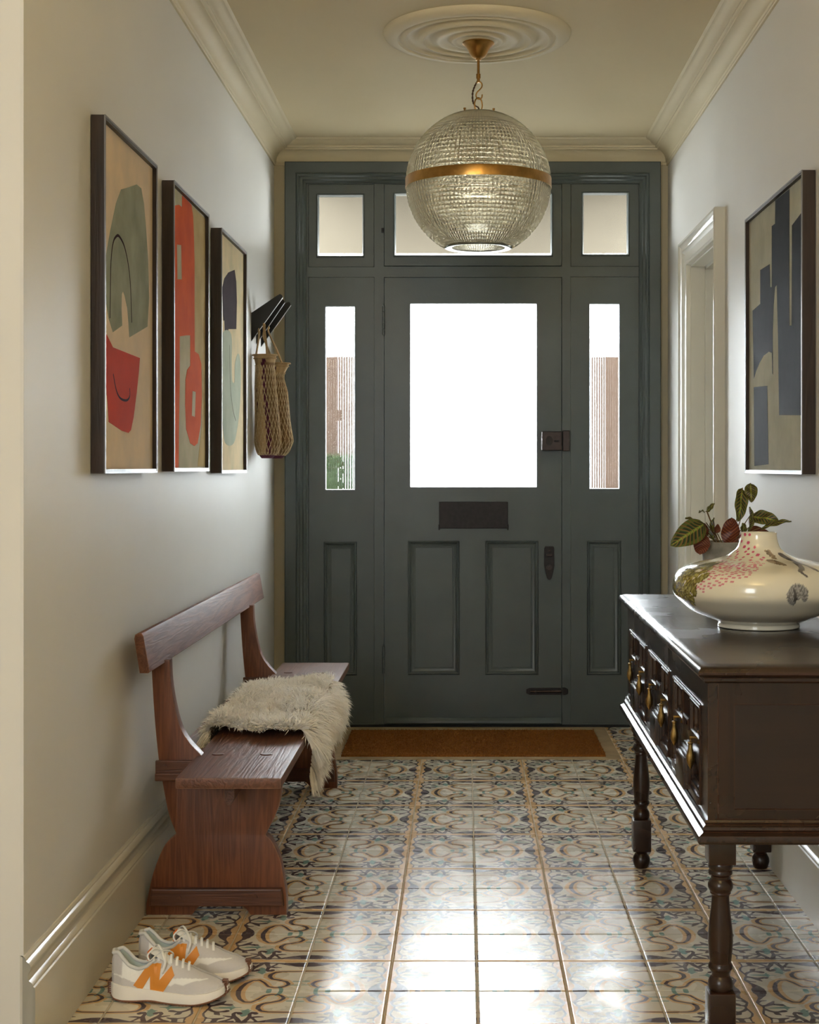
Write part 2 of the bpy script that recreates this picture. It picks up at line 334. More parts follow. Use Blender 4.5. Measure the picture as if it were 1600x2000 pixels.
# ------------------------------------------------------------------ floor: grout bed and encaustic tiles
bm = BM(); box(bm, -1.75, XR+0.35, YB, 6.9, -0.06, -0.0016); floor = build('floor', bm, M['grout'], kind='structure')
def tile_material():
    m = bpy.data.materials.new('encaustic_tile'); nt, N, L = nodes(m); b = N['Principled BSDF']
    a = N.new('ShaderNodeAttribute'); a.attribute_name = 'pattern'
    sp = N.new('ShaderNodeSeparateColor'); L.new(a.outputs['Color'], sp.inputs[0])
    tc = N.new('ShaderNodeTexCoord'); oi = N.new('ShaderNodeObjectInfo')
    nz = N.new('ShaderNodeTexNoise'); nz.noise_dimensions = '4D'; nz.inputs['Scale'].default_value = 14; nz.inputs['Detail'].default_value = 4
    L.new(tc.outputs['Object'], nz.inputs['Vector']); ml = N.new('ShaderNodeMath'); ml.operation = 'MULTIPLY'; ml.inputs[1].default_value = 40
    L.new(oi.outputs['Random'], ml.inputs[0]); L.new(ml.outputs[0], nz.inputs['W'])
    cream = N.new('ShaderNodeMix'); cream.data_type = 'RGBA'; cream.inputs[6].default_value = (0.60, 0.555, 0.45, 1); cream.inputs[7].default_value = (0.70, 0.66, 0.56, 1)
    L.new(nz.outputs['Fac'], cream.inputs[0]); cur = cream.outputs[2]
    for ch, c in (('Green', (0.62, 0.415, 0.21)), ('Blue', (0.19, 0.30, 0.265)), ('Red', (0.095, 0.068, 0.072))):
        r = N.new('ShaderNodeMapRange'); r.inputs['From Min'].default_value = 0.492; r.inputs['From Max'].default_value = 0.508
        L.new(sp.outputs[ch], r.inputs['Value'])
        x = N.new('ShaderNodeMix'); x.data_type = 'RGBA'; x.inputs[7].default_value = (*c, 1)
        L.new(r.outputs[0], x.inputs[0]); L.new(cur, x.inputs[6]); cur = x.outputs[2]
    L.new(cur, b.inputs['Base Color'])
    rr = N.new('ShaderNodeMapRange'); rr.inputs['From Min'].default_value = 0.3; rr.inputs['From Max'].default_value = 0.7; rr.inputs['To Min'].default_value = 0.20; rr.inputs['To Max'].default_value = 0.34; b.inputs['Specular IOR Level'].default_value = 0.2
    L.new(nz.outputs['Fac'], rr.inputs['Value']); L.new(rr.outputs[0], b.inputs['Roughness'])
    n2 = N.new('ShaderNodeTexNoise'); n2.inputs['Scale'].default_value = 22; n2.inputs['Detail'].default_value = 3; L.new(tc.outputs['Object'], n2.inputs['Vector'])
    bp = N.new('ShaderNodeBump'); bp.inputs['Strength'].default_value = 0.10; bp.inputs['Distance'].default_value = 0.002
    L.new(n2.outputs['Fac'], bp.inputs['Height']); L.new(bp.outputs[0], b.inputs['Normal'])
    return m
M['tile'] = tile_material()
# motif in one quarter, u,v from the ring centre (0,0) to the gold crossing (1,1); (x, y, r) chains
DARK = [
 [(.672,-.02,.030),(.655,.12,.028),(.62,.24,.022),(.555,.335,.016),(.475,.345,.014),(.41,.26,.016),(.35,.14,.016),(.275,.105,.015),(.20,.115,.014),(.145,.165,.018),(.125,.225,.022),(.16,.30,.020),(.25,.35,.016),(.335,.385,.018),(.375,.455,.026),(.375,.53,.026),(.33,.605,.018),(.25,.635,.014),(0,.645,.013)],
 [(0,.87,.075),(.08,.875,.072),(.17,.885,.052),(.26,.905,.030),(.35,.925,.014),(.45,.92,.013),(.60,.93,.012),(.75,.925,.012),(.90,.945,.012)],
 [(.375,.68,.022),(.385,.66,.018),(.42,.65,.014),(.44,.70,.014),(.43,.77,.016),(.45,.85,.020),(.475,.92,.020)],
 [(.55,.68,.022),(.56,.66,.018),(.60,.65,.014),(.62,.69,.014),(.60,.76,.016),(.555,.84,.020),(.52,.92,.020)],
 [(.28,.775,.005),(.34,.775,.014),(.42,.79,.012)],[(.72,.745,.006),(.66,.765,.014),(.59,.79,.012)],
 [(.60,.80,.012),(.66,.87,.012),(.73,.91,.012)],[(.40,.80,.012),(.36,.87,.010),(.33,.92,.012)],
 [(.86,-.02,.080),(.865,.05,.078),(.875,.12,.062),(.90,.20,.036),(.93,.27,.020),(.955,.34,.015)],
 [(.955,.36,.013),(.93,.43,.016),(.92,.49,.022),(.93,.58,.014),(.95,.68,.013),(.93,.76,.014),(.905,.80,.018),(.905,.88,.014),(.925,.955,.018)],
 [(.92,.53,.016),(.87,.60,.014),(.82,.635,.014),(.77,.63,.013),(.715,.61,.022),(.70,.605,.020)],
 [(.82,.635,.014),(.80,.685,.024),(.77,.715,.008)],
 [(.92,.46,.016),(.86,.435,.014),(.79,.405,.013),(.72,.42,.020),(.695,.425,.022)],
 [(.86,.42,.010),(.80,.375,.022),(.765,.315,.008)],
 [(.905,.81,.016),(.86,.815,.012),(.82,.83,.014),(.79,.87,.030),(.79,.93,.016)],
 [(.79,.84,.024),(.72,.815,.010),(.70,.80,.006)],
 [(.95,.37,.012),(.90,.30,.012),(.84,.29,.011)],
]
GOLD = [
 [(.675,-.02,.085),(.66,.12,.082),(.62,.25,.072),(.55,.345,.055),(.475,.35,.050),(.40,.26,.048),(.34,.15,.046),(.275,.11,.046),(.20,.12,.044),(.145,.17,.048),(.12,.225,.056),(.16,.31,.052),(.25,.36,.046),(.335,.39,.050),(.385,.455,.066),(.385,.53,.066),(.33,.61,.050),(.25,.64,.040),(0,.65,.036)],
]
TEAL = [
 [(.185,-.02,.024),(.19,.06,.024),(.225,.135,.018)],[(.325,-.01,.030),(.325,.035,.030)],
 [(-.02,.19,.012),(.16,.19,.012)],[(-.02,.31,.014),(.08,.31,.014)],
 [(.44,.595,.010),(.49,.60,.022),(.55,.60,.010)],[(.48,.56,.016),(.49,.60,.034),(.495,.66,.052),(.505,.72,.040),(.51,.76,.012)],
 [(.56,.50,.007),(.63,.505,.012),(.665,.505,.040),(.69,.505,.030),(.76,.51,.022),(.82,.515,.016),(.88,.52,.005)],
 [(.665,.44,.012),(.665,.57,.012)],
]
WHITE = [[(.24,.17,.026),(.30,.19,.020)]]
for ch in DARK[2:8]+DARK[10:14]+DARK[15:16]:                 # fuller petals and volutes
    for k, (x_, y_, r_) in enumerate(ch): ch[k] = (x_, y_, r_*1.32+0.002)
DARK += [[(.46,.925,.03),(.49,.93,.03)], [(.80,.90,.034),(.79,.86,.03)], [(.60,.905,.022),(.66,.915,.020)]]
def sdf(chains, U, V):
    d = np.full(U.shape, 9.0)
    for ch in chains:
        for (ax, ay, ar), (bx, by, br) in zip(ch, ch[1:]):
            dx, dy = bx-ax, by-ay; L2 = dx*dx+dy*dy
            h = np.clip(((U-ax)*dx+(V-ay)*dy)/L2, 0, 1)
            d = np.minimum(d, np.hypot(U-ax-h*dx, V-ay-h*dy)-(ar+h*(br-ar)))
    return d
GN = 72; TS = 0.2
g = np.linspace(0, 1, GN+1); Ug, Vg = np.meshgrid(g, g, indexing='ij')
dD = sdf(DARK, Ug, Vg); dT = sdf(TEAL, Ug, Vg); dG = sdf(GOLD, Ug, Vg)
ub = np.interp(Vg, [0, .06, .12, .20, .27, .35, .42, .49, .56, .66, .74, .80, .88, .94, 1.0], [.955, .935, .908, .905, .935, .972, .955, .915, .93, .968, .955, .908, .90, .925, .90])
dG = np.minimum(dG, ub-Ug)
vb = np.interp(Ug, [0, .1, .2, .3, .42, .55, .7, .85, 1.0], [.975, .955, .945, .955, .985, .955, .945, .95, .93])
dG = np.minimum(dG, vb-Vg)
dG = np.maximum(dG, -sdf(WHITE, Ug, Vg))
# the dark lenses give way to the gold edge
dD = np.maximum(dD, -(np.maximum(ub+0.0-Ug, 0)*0+(ub-Ug))) if False else dD
dD = np.where(Ug > ub+0.004, np.maximum(dD, (Ug-ub)), dD)
dD = np.where(Vg > vb+0.004, np.maximum(dD, (Vg-vb)), dD)
dD = np.where(dT < 0, np.maximum(dD, -dT), dD) if False else dD
enc = lambda d: np.clip(0.5-d*6.0, 0, 1)
PAT = np.stack([enc(dD), enc(dG), enc(dT), np.ones_like(dD)], -1)
def tile_mesh(fu, fv):
    n = GN+1; gx, gy = 0.0021, 0.0008     # wider joint along the hall, fine joint across
    X = (g-0.5)*(TS-2*gx); Y = (g-0.5)*(TS-2*gy)
    P = np.zeros((n, n, 3)); P[..., 0] = X[:, None]*(1 if fu > 0 else -1); P[..., 1] = Y[None, :]*(1 if fv > 0 else -1)
    edge = np.minimum(np.minimum(Ug, 1-Ug), np.minimum(Vg, 1-Vg)); P[..., 2] = np.where(edge < 1e-6, -0.0005, 0)
    idx = np.arange(n*n).reshape(n, n)
    q = np.stack([idx[:-1, :-1], idx[1:, :-1], idx[1:, 1:], idx[:-1, 1:]], -1).reshape(-1, 4)
    if fu*fv < 0: q = q[:, ::-1]
    verts = P.reshape(-1, 3); border = np.concatenate([idx[:, 0], idx[-1, 1:], idx[:-1, -1][::-1], idx[0, 1:-1][::-1]])
    low = verts[border].copy(); low[:, 2] = -0.006; base = len(verts); k = len(border)
    verts = np.vstack([verts, low]); sk = []
    for i in range(k):
        j = (i+1) % k; f = (border[j], border[i], base+i, base+j); sk.append(f if fu*fv > 0 else f[::-1])
    me = bpy.data.meshes.new('tile'); me.from_pydata(verts.tolist(), [], q.tolist()+[tuple(map(int, f)) for f in sk]); me.update()
    at = me.color_attributes.new('pattern', 'FLOAT_COLOR', 'POINT')
    cdat = np.vstack([PAT.reshape(-1, 4), PAT.reshape(-1, 4)[border]]); at.data.foreach_set('color', cdat.astype(np.float32).ravel())
    me.materials.append(M['tile'])
    for p in me.polygons[:len(q)]: p.use_smooth = True
    return me
TM = {(a, b): tile_mesh(a, b) for a in (1, -1) for b in (1, -1)}
rt = random.Random(3); ntile = 0
for i in range(-6, 5):
    for j in range(-6, 17):
        x0, y0 = 0.028+TS*i, 3.28+TS*j
        if -0.58 < x0+0.1 < 0.63 and y0+0.1 > 5.88: continue
        if x0+0.1 < -0.88 and y0 > 3.2: continue
        fu = 1 if i % 2 == 0 else -1; fv = 1 if j % 2 == 0 else -1
        o = link('tile', TM[(fu, fv)], floor); ntile += 1
        o.location = (x0+0.1, y0+0.1, rt.uniform(-0.0004, 0.0001))
        o.rotation_euler = (rt.gauss(0, 0.0016), rt.gauss(0, 0.0016), 0)
# stone surround of the mat well
bm = BM(); slab_holes(bm, (-0.571, 0.627), (5.882, 6.66), [(-0.505, 0.573, 5.925, 6.50)], lambda u, v, d: Vector((u, v, d)), -0.003, 0.0008)
box(bm, -0.505, 0.573, 5.925, 6.50, -0.02, -0.012)
build('stone_surround', bm, M['stone'], floor)
# coir door mat with bristles
t = empty('door_mat', (0.035, 6.21, 0), label='rust brown coir doormat lying in front of the green front door', cat='doormat')
bm = BM(); box(bm, -0.500, 0.570, 5.932, 6.495, -0.011, 0.008, 0.003); build('mat_backing', bm, M['coir'], t)
bm = BM(); rm = random.Random(11)
for k in range(9000):
    x = rm.uniform(-0.500, 0.570); y = rm.uniform(5.932, 6.495); h = rm.uniform(0.005, 0.009); a = rm.uniform(0, PI); w = 0.0016
    ox, oy = rm.gauss(0, 0.003), rm.gauss(0, 0.003)
    bm.faces.new([bm.verts.new(p) for p in ((x-w*math.cos(a), y-w*math.sin(a), 0.007), (x+w*math.cos(a), y+w*math.sin(a), 0.007), (x+ox, y+oy, 0.007+h))])
build('bristles', bm, M['coir'], t, kind='stuff')

# ------------------------------------------------------------------ entrance screen
R = lambda a, b, c, d: (pxm(a), pxm(b), pzm(d), pzm(c))       # picture of the screen -> metres in its own plane
fr = empty('trim_5', (0.035, YW, 0), kind='structure')
# outer casing: flat band then stepped mouldings, mitred, proud of the wall
bm = BM()
cas = [(0.0, YW), (0.0, 6.592), (0.004, 6.588), (0.050, 6.588), (0.054, 6.580), (0.060, 6.577), (0.066, 6.580), (0.070, 6.588), (0.080, 6.592), (0.084, 6.600), (0.094, 6.606), (0.096, 6.625), (0.104, 6.63)]
def casing(bm, x0, x1, z1, prof, zb=0.0):
    rings = []
    for ins, d in prof:
        rings.append([bm.verts.new((x, d, z)) for x, z in ((x0+ins, zb), (x0+ins, z1-ins), (x1-ins, z1-ins), (x1-ins, zb))])
    for a, b in zip(rings, rings[1:]):
        for i in range(3): bm.faces.new((a[i], a[i+1], b[i+1], b[i]))
    bmesh.ops.recalc_face_normals(bm, faces=bm.faces)
casing(bm, FX0, FX1, FZ1, cas); build('casing', bm, M['door'], fr, smooth=0.4)
IX0, IX1, IZ1 = FX0+0.092, FX1-0.082, FZ1-0.085
# mullions and transom rail, one frame with five openings
ops = [R(602, 731, 359, 521), R(750, 1098, 359, 520), R(1115, 1250, 358, 520), (pxm(602), pxm(731), 0.012, pzm(541)), (pxm(750), pxm(1098), 0.0, pzm(541)), (pxm(1115), pxm(1250), 0.012, pzm(540))]
bm = BM(); slab_holes(bm, (FX0+0.06, FX1-0.06), (0.008, FZ1-0.06), ops, XZ, 6.618, 6.70); build('mullion_frame', bm, M['door'], fr)
bm = BM(); slab_holes(bm, (FX0+0.06, FX1-0.06), (0.0, FZ1-0.06), [(a+0.014, b-0.014, c+0.014, d-0.014) for a, b, c, d in ops], XZ, 6.664, 6.70); build('rebate', bm, M['black_gap'], fr)
bm = BM(); box(bm, FX0, FX1, 6.60, 6.69, 0.0, 0.009); build('threshold', bm, M['black_gap'], fr)
PANELM = [(0.0, 0), (0.0, 0.012), (0.0022, 0.012), (0.0026, -0.002), (0.006, -0.004), (0.010, -0.002), (0.014, 0.004), (0.020, 0.007), (0.026, 0.008), (0.028, 0.0095), (0.031, 0.0095), (0.033, 0.013), (0.036, 0.013)]
GLB = [(0.0, 0), (0.0015, 0.003), (0.004, 0.006), (0.006, 0.012), (0.0075, 0.016)]
def offs(fn, y): return lambda u, v, d: fn(u, v, y+d)
def leaf(root, rect, holes_g, holes_p, y, th, m=None):
    m = m or M['door']
    bm = BM(); slab_holes(bm, rect[:2], rect[2:], holes_g+holes_p, XZ, y, y+th); build('leaf_frame', bm, m, root)
    for h in holes_p:
        bm = BM(); ring_rect(bm, h, PANELM, offs(XZ, y)); bmesh.ops.recalc_face_normals(bm, faces=bm.faces)
        bmesh.ops.reverse_faces(bm, faces=bm.faces) if sum(f.normal.y*f.calc_area() for f in bm.faces) > 0 else None
        build('panel', bm, m, root, smooth=0.35)
def ribbed_pane(root, r, y, pitch=0.0107, amp=0.00085):
    n = max(2, round((r[1]-r[0])/pitch)); per = 8; bm = BM(); rows = []
    xs = [(r[0]+(r[1]-r[0])*i/(n*per), amp*abs(math.sin(PI*i/per))) for i in range(n*per+1)]
    f = [[bm.verts.new((x, y-a, z)) for x, a in xs] for z in (r[2], r[3])]; b = [[bm.verts.new((x, y+0.004, z)) for x, a in xs] for z in (r[2], r[3])]
    for i in range(len(xs)-1):
        bm.faces.new((f[0][i], f[0][i+1], f[1][i+1], f[1][i])); bm.faces.new((b[0][i+1], b[0][i], b[1][i], b[1][i+1]))
        bm.faces.new((b[0][i], b[0][i+1], f[0][i+1], f[0][i])); bm.faces.new((f[1][i], f[1][i+1], b[1][i+1], b[1][i]))
    bm.faces.new((f[0][0], f[1][0], b[1][0], b[0][0])); bm.faces.new((f[0][-1], b[0][-1], b[1][-1], f[1][-1]))
    build('pane', bm, M['ribbed'], root)
def plain_pane(root, r, y):
    bm = BM(); box(bm, r[0], r[1], y, y+0.003, r[2], r[3]); build('pane', bm, M['plain_glass'], root)
def bead(root, r, y, w=0.011):
    bm = BM(); fn = offs(XZ, y); ring_rect(bm, (r[0]-w, r[1]+w, r[2]-w, r[3]+w), [(0, 0.0), (0.002, -0.002), (0.006, 0.0), (0.008, 0.008), (w, 0.014), (w, 0.03)], fn, cap=False)
    bmesh.ops.recalc_face_normals(bm, faces=bm.faces); build('glazing_bead', bm, M['door'], root, smooth=0.5)
# front door leaf
d1 = empty('door_1', (pxm(924), 6.612, 0), kind='structure', label='dark green front door with a large ribbed glass pane and two lower panels')
drect = (pxm(750)+0.003, pxm(1098)-0.003, 0.011, pzm(541)-0.003)
gl = R(801, 1049, 592, 952); pl = [R(797, 898, 1056, 1318), R(948, 1052, 1056, 1318)]
leaf(d1, drect, [gl], pl, 6.612, 0.045)
bm = BM(); ring_rect(bm, gl, [(0, 0), (0.0015, 0.002), (0.003, 0.010), (0.003, 0.02)], offs(XZ, 6.612), cap=False); build('glazing_bead', bm, M['door'], d1)
ribbed_pane(d1, gl, 6.634)
bm = BM(); prism(bm, [(0, 0.012), (-0.008, 0.012), (-0.016, 0.020), (-0.015, 0.030), (-0.006, 0.040), (0, 0.044)], lambda u, v, d: Vector((d, 6.612+u, v)), pxm(755), pxm(1094)); build('weather_bar', bm, M['door'], d1)
bm = BM(); box(bm, pxm(858), pxm(992), 6.600, 6.612, pzm(1032), pzm(980), 0.002)
for x in (858, 992): box(bm, pxm(x)-0.003, pxm(x)+0.003, 6.597, 6.612, pzm(1035), pzm(1024), 0.001)
lp = build('letter_plate', bm, M['iron'], d1, label='dark brown metal letter flap')
bm = BM(); box(bm, pxm(1058), pxm(1097), 6.578, 6.612, pzm(880), pzm(843), 0.003); box(bm, pxm(1057), pxm(1064), 6.585, 6.612, pzm(878), pzm(851), 0.001)
rl = build('rim_lock', bm, M['iron_worn'], d1, label='bronzed rim lock case')
bm = BM()
for rr, dd in ((0.018, 0.0), (0.014, 0.002), (0.009, 0.004)):
    seg = 24; c = (pxm(1072), 6.578-dd, pzm(861))
    a = [bm.verts.new((c[0]+rr*math.cos(2*PI*i/seg)*0.92, c[1], c[2]+rr*math.sin(2*PI*i/seg)*1.2)) for i in range(seg)]; b = [bm.verts.new((v.co.x, c[1]-0.003, v.co.z)) for v in a]
    bm.faces.new(b)
    for i in range(seg): bm.faces.new((a[i], a[(i+1) % seg], b[(i+1) % seg], b[i]))
build('turn_knob', bm, M['iron'], rl)
bm = BM(); box(bm, pxm(1082), pxm(1091), 6.574, 6.579, pzm(863.5), pzm(860), 0.001); build('snib', bm, M['iron'], rl)
bm = BM(); box(bm, pxm(1099), pxm(1112), 6.582, 6.618, pzm(881), pzm(841), 0.003); build('lock_keep', bm, M['iron_worn'], fr)
# keyhole plate
kx = pxm(1073); kz = lambda p: pzm(p); pts = [(kx-0.022, kz(1070)), (kx-0.018, kz(1067)), (kx+0.018, kz(1067)), (kx+0.022, kz(1070)), (kx+0.023, kz(1105)), (kx+0.018, kz(1116)), (kx+0.010, kz(1129)), (kx+0.004, kz(1132)), (kx-0.004, kz(1132)), (kx-0.010, kz(1129)), (kx-0.018, kz(1116)), (kx-0.023, kz(1105))]
bm = BM(); prism(bm, pts, XZ, 6.606, 6.612, 0.001); kp = build('lock_plate', bm, M['iron'], d1)
bm = BM(); box(bm, kx-0.014, kx+0.014, 6.598, 6.607, kz(1087), kz(1082), 0.002); box(bm, kx-0.006, kx+0.006, 6.600, 6.607, kz(1078), kz(1073), 0.002); build('thumb_latch', bm, M['iron_worn'], kp)
bm = BM()
for rr, d0, d1_ in ((0.012, 6.600, 6.607), (0.006, 6.596, 6.601)):
    prism(bm, [(kx+rr*math.cos(2*PI*i/20), kz(1108)+rr*math.sin(2*PI*i/20)) for i in range(20)], XZ, d0, d1_)
build('key_cylinder', bm, M['iron_worn'], kp)
# bolt
bz = (pzm(1343)+pzm(1357))/2
pts = [(pxm(1028), bz-0.009), (pxm(1028), bz+0.009), (pxm(1034), bz+0.0155), (pxm(1096), bz+0.0155), (pxm(1096), bz-0.0155), (pxm(1034), bz-0.0155)]
bm = BM(); prism(bm, pts, XZ, 6.606, 6.612, 0.001); bo = build('door_bolt', bm, M['iron'], d1)
bm = BM(); tube(bm, [(pxm(1036), 6.602, bz), (pxm(1097), 6.602, bz)], 0.0055, 10); tube(bm, [(pxm(1046), 6.602, bz), (pxm(1046), 6.592, bz)], 0.004, 10); build('bolt_rod', bm, M['iron_worn'], bo)
pts = [(pxm(1098.5), bz-0.0155), (pxm(1098.5), bz+0.0155), (pxm(1104), bz+0.0155), (pxm(1109), bz+0.009), (pxm(1109), bz-0.009), (pxm(1104), bz-0.0155)]
bm = BM(); prism(bm, pts, XZ, 6.600, 6.618, 0.001); build('bolt_keep', bm, M['iron'], fr)
for zt, zb in ((598, 655), (1262, 1316)):
    bm = BM(); n = 5
    for i in range(n):
        z1 = pzm(zt)+(pzm(zb)-pzm(zt))*i/n; z2 = pzm(zt)+(pzm(zb)-pzm(zt))*(i+0.92)/n
        tube(bm, [(pxm(749.5), 6.606, z1), (pxm(749.5), 6.606, z2)], 0.006, 10)
    tube(bm, [(pxm(749.5), 6.606, pzm(zt)+0.004), (pxm(749.5), 6.606, pzm(zt)+0.010)], 0.004, 8)
    build('hinge', bm, M['door'], d1, smooth=0.6)
# side lights and fanlights
def sidelight(name, r, g_, p_, lab):
    w = empty(name, ((r[0]+r[1])/2, 6.622, 0), kind='structure', label=lab); leaf(w, r, [g_], [p_], 6.622, 0.04)
    bm = BM(); ring_rect(bm, g_, [(0, 0), (0.0015, 0.002), (0.003, 0.010), (0.003, 0.02)], offs(XZ, 6.622), cap=False); build('glazing_bead', bm, M['door'], w)
    ribbed_pane(w, g_, 6.642)
sidelight('window_1', (ops[3][0]+0.002, ops[3][1]-0.001, 0.012, ops[3][3]-0.001), R(635, 693, 597, 957), R(632, 697, 1058, 1320), 'narrow ribbed side light left of the front door')
sidelight('window_2', (ops[5][0]+0.001, ops[5][1]-0.002, 0.012, ops[5][3]-0.001), R(1152, 1211, 592, 955), R(1147, 1214, 1056, 1319), 'narrow ribbed side light right of the front door')
def fanlight(name, r, g_, lab, y=6.622):
    w = empty(name, ((r[0]+r[1])/2, y, r[2]), kind='structure', label=lab)
    gg = (g_[0]-0.011, g_[1]+0.011, g_[2]-0.004, g_[3]+0.011)
    bm = BM(); slab_holes(bm, r[:2], r[2:], [gg], XZ, y, y+0.04); build('leaf_frame', bm, M['door'], w)
    bead(w, g_, y); plain_pane(w, (g_[0]-0.01, g_[1]+0.01, g_[2]-0.004, g_[3]+0.01), y+0.016)
    return w
sh = lambda r, e=0.002: (r[0]+e, r[1]-e, r[2]+e, r[3]-e)
fanlight('window_3', sh(ops[0]), R(622, 707, 382, 498), 'small square fanlight above the left side light')
w4 = fanlight('window_4', sh(ops[1], 0.003), R(773, 1076, 380, 497), 'wide fanlight above the front door', 6.614)
fanlight('window_5', sh(ops[2]), R(1141, 1226, 378, 495), 'small square fanlight above the right side light')
bm = BM(); tube(bm, [(pxm(748), 6.600, pzm(455)), (pxm(748), 6.600, pzm(446))], 0.006, 10); build('catch', bm, M['iron'], w4)

# side doorway in the right wall: casing, jambs and a closed door
cs = empty('trim_6', (XR, 5.6, 0), kind='structure')
prof = [(0.0, 0.0), (0.0, -0.036), (0.004, -0.040), (0.012, -0.040), (0.016, -0.034), (0.026, -0.028), (0.034, -0.026), (0.040, -0.030), (0.046, -0.026), (0.052, -0.020), (0.082, -0.018), (0.090, -0.022), (0.098, -0.020), (0.100, 0.0)]
bm = BM(); a0, a1, zt = 5.18, 6.055, 2.088; rings = []
for ins, d in prof: rings.append([bm.verts.new((XR+d, y, z)) for y, z in ((a0+ins, 0), (a0+ins, zt-ins), (a1-ins, zt-ins), (a1-ins, 0))])
for a, b in zip(rings, rings[1:]):
    for i in range(3): bm.faces.new((a[i], a[i+1], b[i+1], b[i]))
bmesh.ops.recalc_face_normals(bm, faces=bm.faces); build('casing', bm, M['woodwork'], cs, smooth=0.4)
bm = BM(); box(bm, XR-0.002, XR+0.13, DY1-0.004, DY1, 0, DZ); box(bm, XR-0.002, XR+0.13, DY0, DY0+0.004, 0, DZ); box(bm, XR-0.002, XR+0.13, DY0, DY1, DZ-0.004, DZ)
box(bm, XR+0.055, XR+0.13, DY1-0.016, DY1-0.004, 0, DZ-0.004); box(bm, XR+0.055, XR+0.13, DY0+0.004, DY0+0.016, 0, DZ-0.004); box(bm, XR+0.055, XR+0.13, DY0, DY1, DZ-0.016, DZ-0.004); build('jamb', bm, M['woodwork'], cs)
d2 = empty('door_2', (XR+0.13, 5.62, 0), kind='structure', label='cream door set back in the right wall doorway')
bm = BM(); slab_holes(bm, (DY0+0.006, DY1-0.006), (0.01, DZ-0.008), [(DY0+0.11, DY1-0.11, 0.2, 0.85), (DY0+0.11, DY1-0.11, 1.0, 1.85)], YZ, XR+0.13, XR+0.17); build('leaf_frame', bm, M['woodwork'], d2)
for z0, z1 in ((0.2, 0.85), (1.0, 1.85)):
    bm = BM(); box(bm, XR+0.142, XR+0.16, DY0+0.11, DY1-0.11, z0, z1); build('panel', bm, M['woodwork'], d2)

# ------------------------------------------------------------------ outside: porch, paving, fences, hedge
M['paving'] = mat('porch_paving', (0.16, 0.155, 0.145), 1.0, spec=0.0, noise_amt=0.15, noise_scale=4)
M['soffit'] = mat('porch_soffit_paint', (0.078, 0.068, 0.053), 1.0, spec=0.0, noise_amt=0.08, noise_scale=3)
M['porch_brick'] = mat('porch_brick', (0.03,0.018,0.011), 1.0, spec=0.0, noise_amt=0.25, noise_scale=9)
M['fence'] = mat('fence_boards', (0.020, 0.0135, 0.010), 1.0, spec=0.0, noise_amt=0.2, noise_scale=7)
M['hedge'] = mat('hedge_leaves', (0.012, 0.017, 0.008), 1.0, spec=0.0, noise_amt=0.4, noise_scale=14)
bm = BM(); box(bm, -8, 8, 6.9, 30, -0.2, -0.03); build('ground', bm, M['paving'], kind='structure')
bm = BM(); prism(bm, [(6.76, 2.60), (7.80, 2.250), (7.80, 2.33), (6.76, 2.70)], YZ, -1.7, 1.75); build('porch_canopy', bm, M['soffit'], kind='structure')
for sx, nm in ((-1, 'porch_post_left'), (1, 'porch_post_right')):
    bm = BM(); box(bm, *(sorted((sx*1.55, sx*1.65))), 7.62, 7.72, -0.03, 2.30); build(nm, bm, M['porch_brick'], kind='structure')
for x0, x1, nm, lab in ((-1.70, -0.46, 'garden_fence', 'brown board fence seen through the left ribbed side light'), (0.57, 1.70, 'garden_fence', 'brown board fence seen through the right ribbed side light')):
    t = empty(nm, ((x0+x1)/2, 10.5, -0.03), label=lab, cat='fence'); n = round((x1-x0)/0.15)
    me = None
    for i in range(n):
        if me is None:
            bm = BM(); box(bm, -0.079, 0.079, -0.01, 0.01, 0, 2.12, 0.003); me = build('board', bm, M['fence'], mesh_only=True)
        o = link('board', me, t); o.location = (x0+0.075+0.15*i-(x0+x1)/2, 0.0105*(1 if i % 2 else -1), 0)
    for rz_ in (0.4, 1.5):
        bm = BM(); box(bm, x0, x1, 10.522, 10.56, rz_, rz_+0.08); build('rail', bm, M['fence'], t)
def hedge(x0, x1, y0, y1, z1, lab):
    bm = BM(); r = random.Random(int(x0*10))
    box(bm, x0+0.05, x1-0.05, y0+0.05, y1-0.05, -0.03, z1-0.06)
    for k in range(2600):
        u, v = r.random(), r.random(); s = r.random()
        if s < 0.6: p = Vector((x0+(x1-x0)*u, y0+r.uniform(0, .06), z1*v)); n = Vector((0, -1, 0))
        elif s < 0.85: p = Vector((x0+(x1-x0)*u, y0+(y1-y0)*v, z1+r.uniform(-.05, .03))); n = Vector((0, 0, 1))
        else: p = Vector((x0 if u < .5 else x1, y0+(y1-y0)*v, z1*r.random())); n = Vector((-1 if u < .5 else 1, 0, 0))
        n = (n+Vector((r.gauss(0, .6), r.gauss(0, .6), r.gauss(0, .6)))).normalized(); t1 = n.orthogonal().normalized()*0.03; t2 = n.cross(t1)
        bm.faces.new([bm.verts.new(p+a) for a in (t1, t2*.6, -t1, -t2*.6)])
    return build('hedge', bm, M['hedge'], label=lab, cat='hedge')
hedge(-1.8, -0.48, 9.75, 10.25, 1.22, 'low green hedge behind the left ribbed side light')

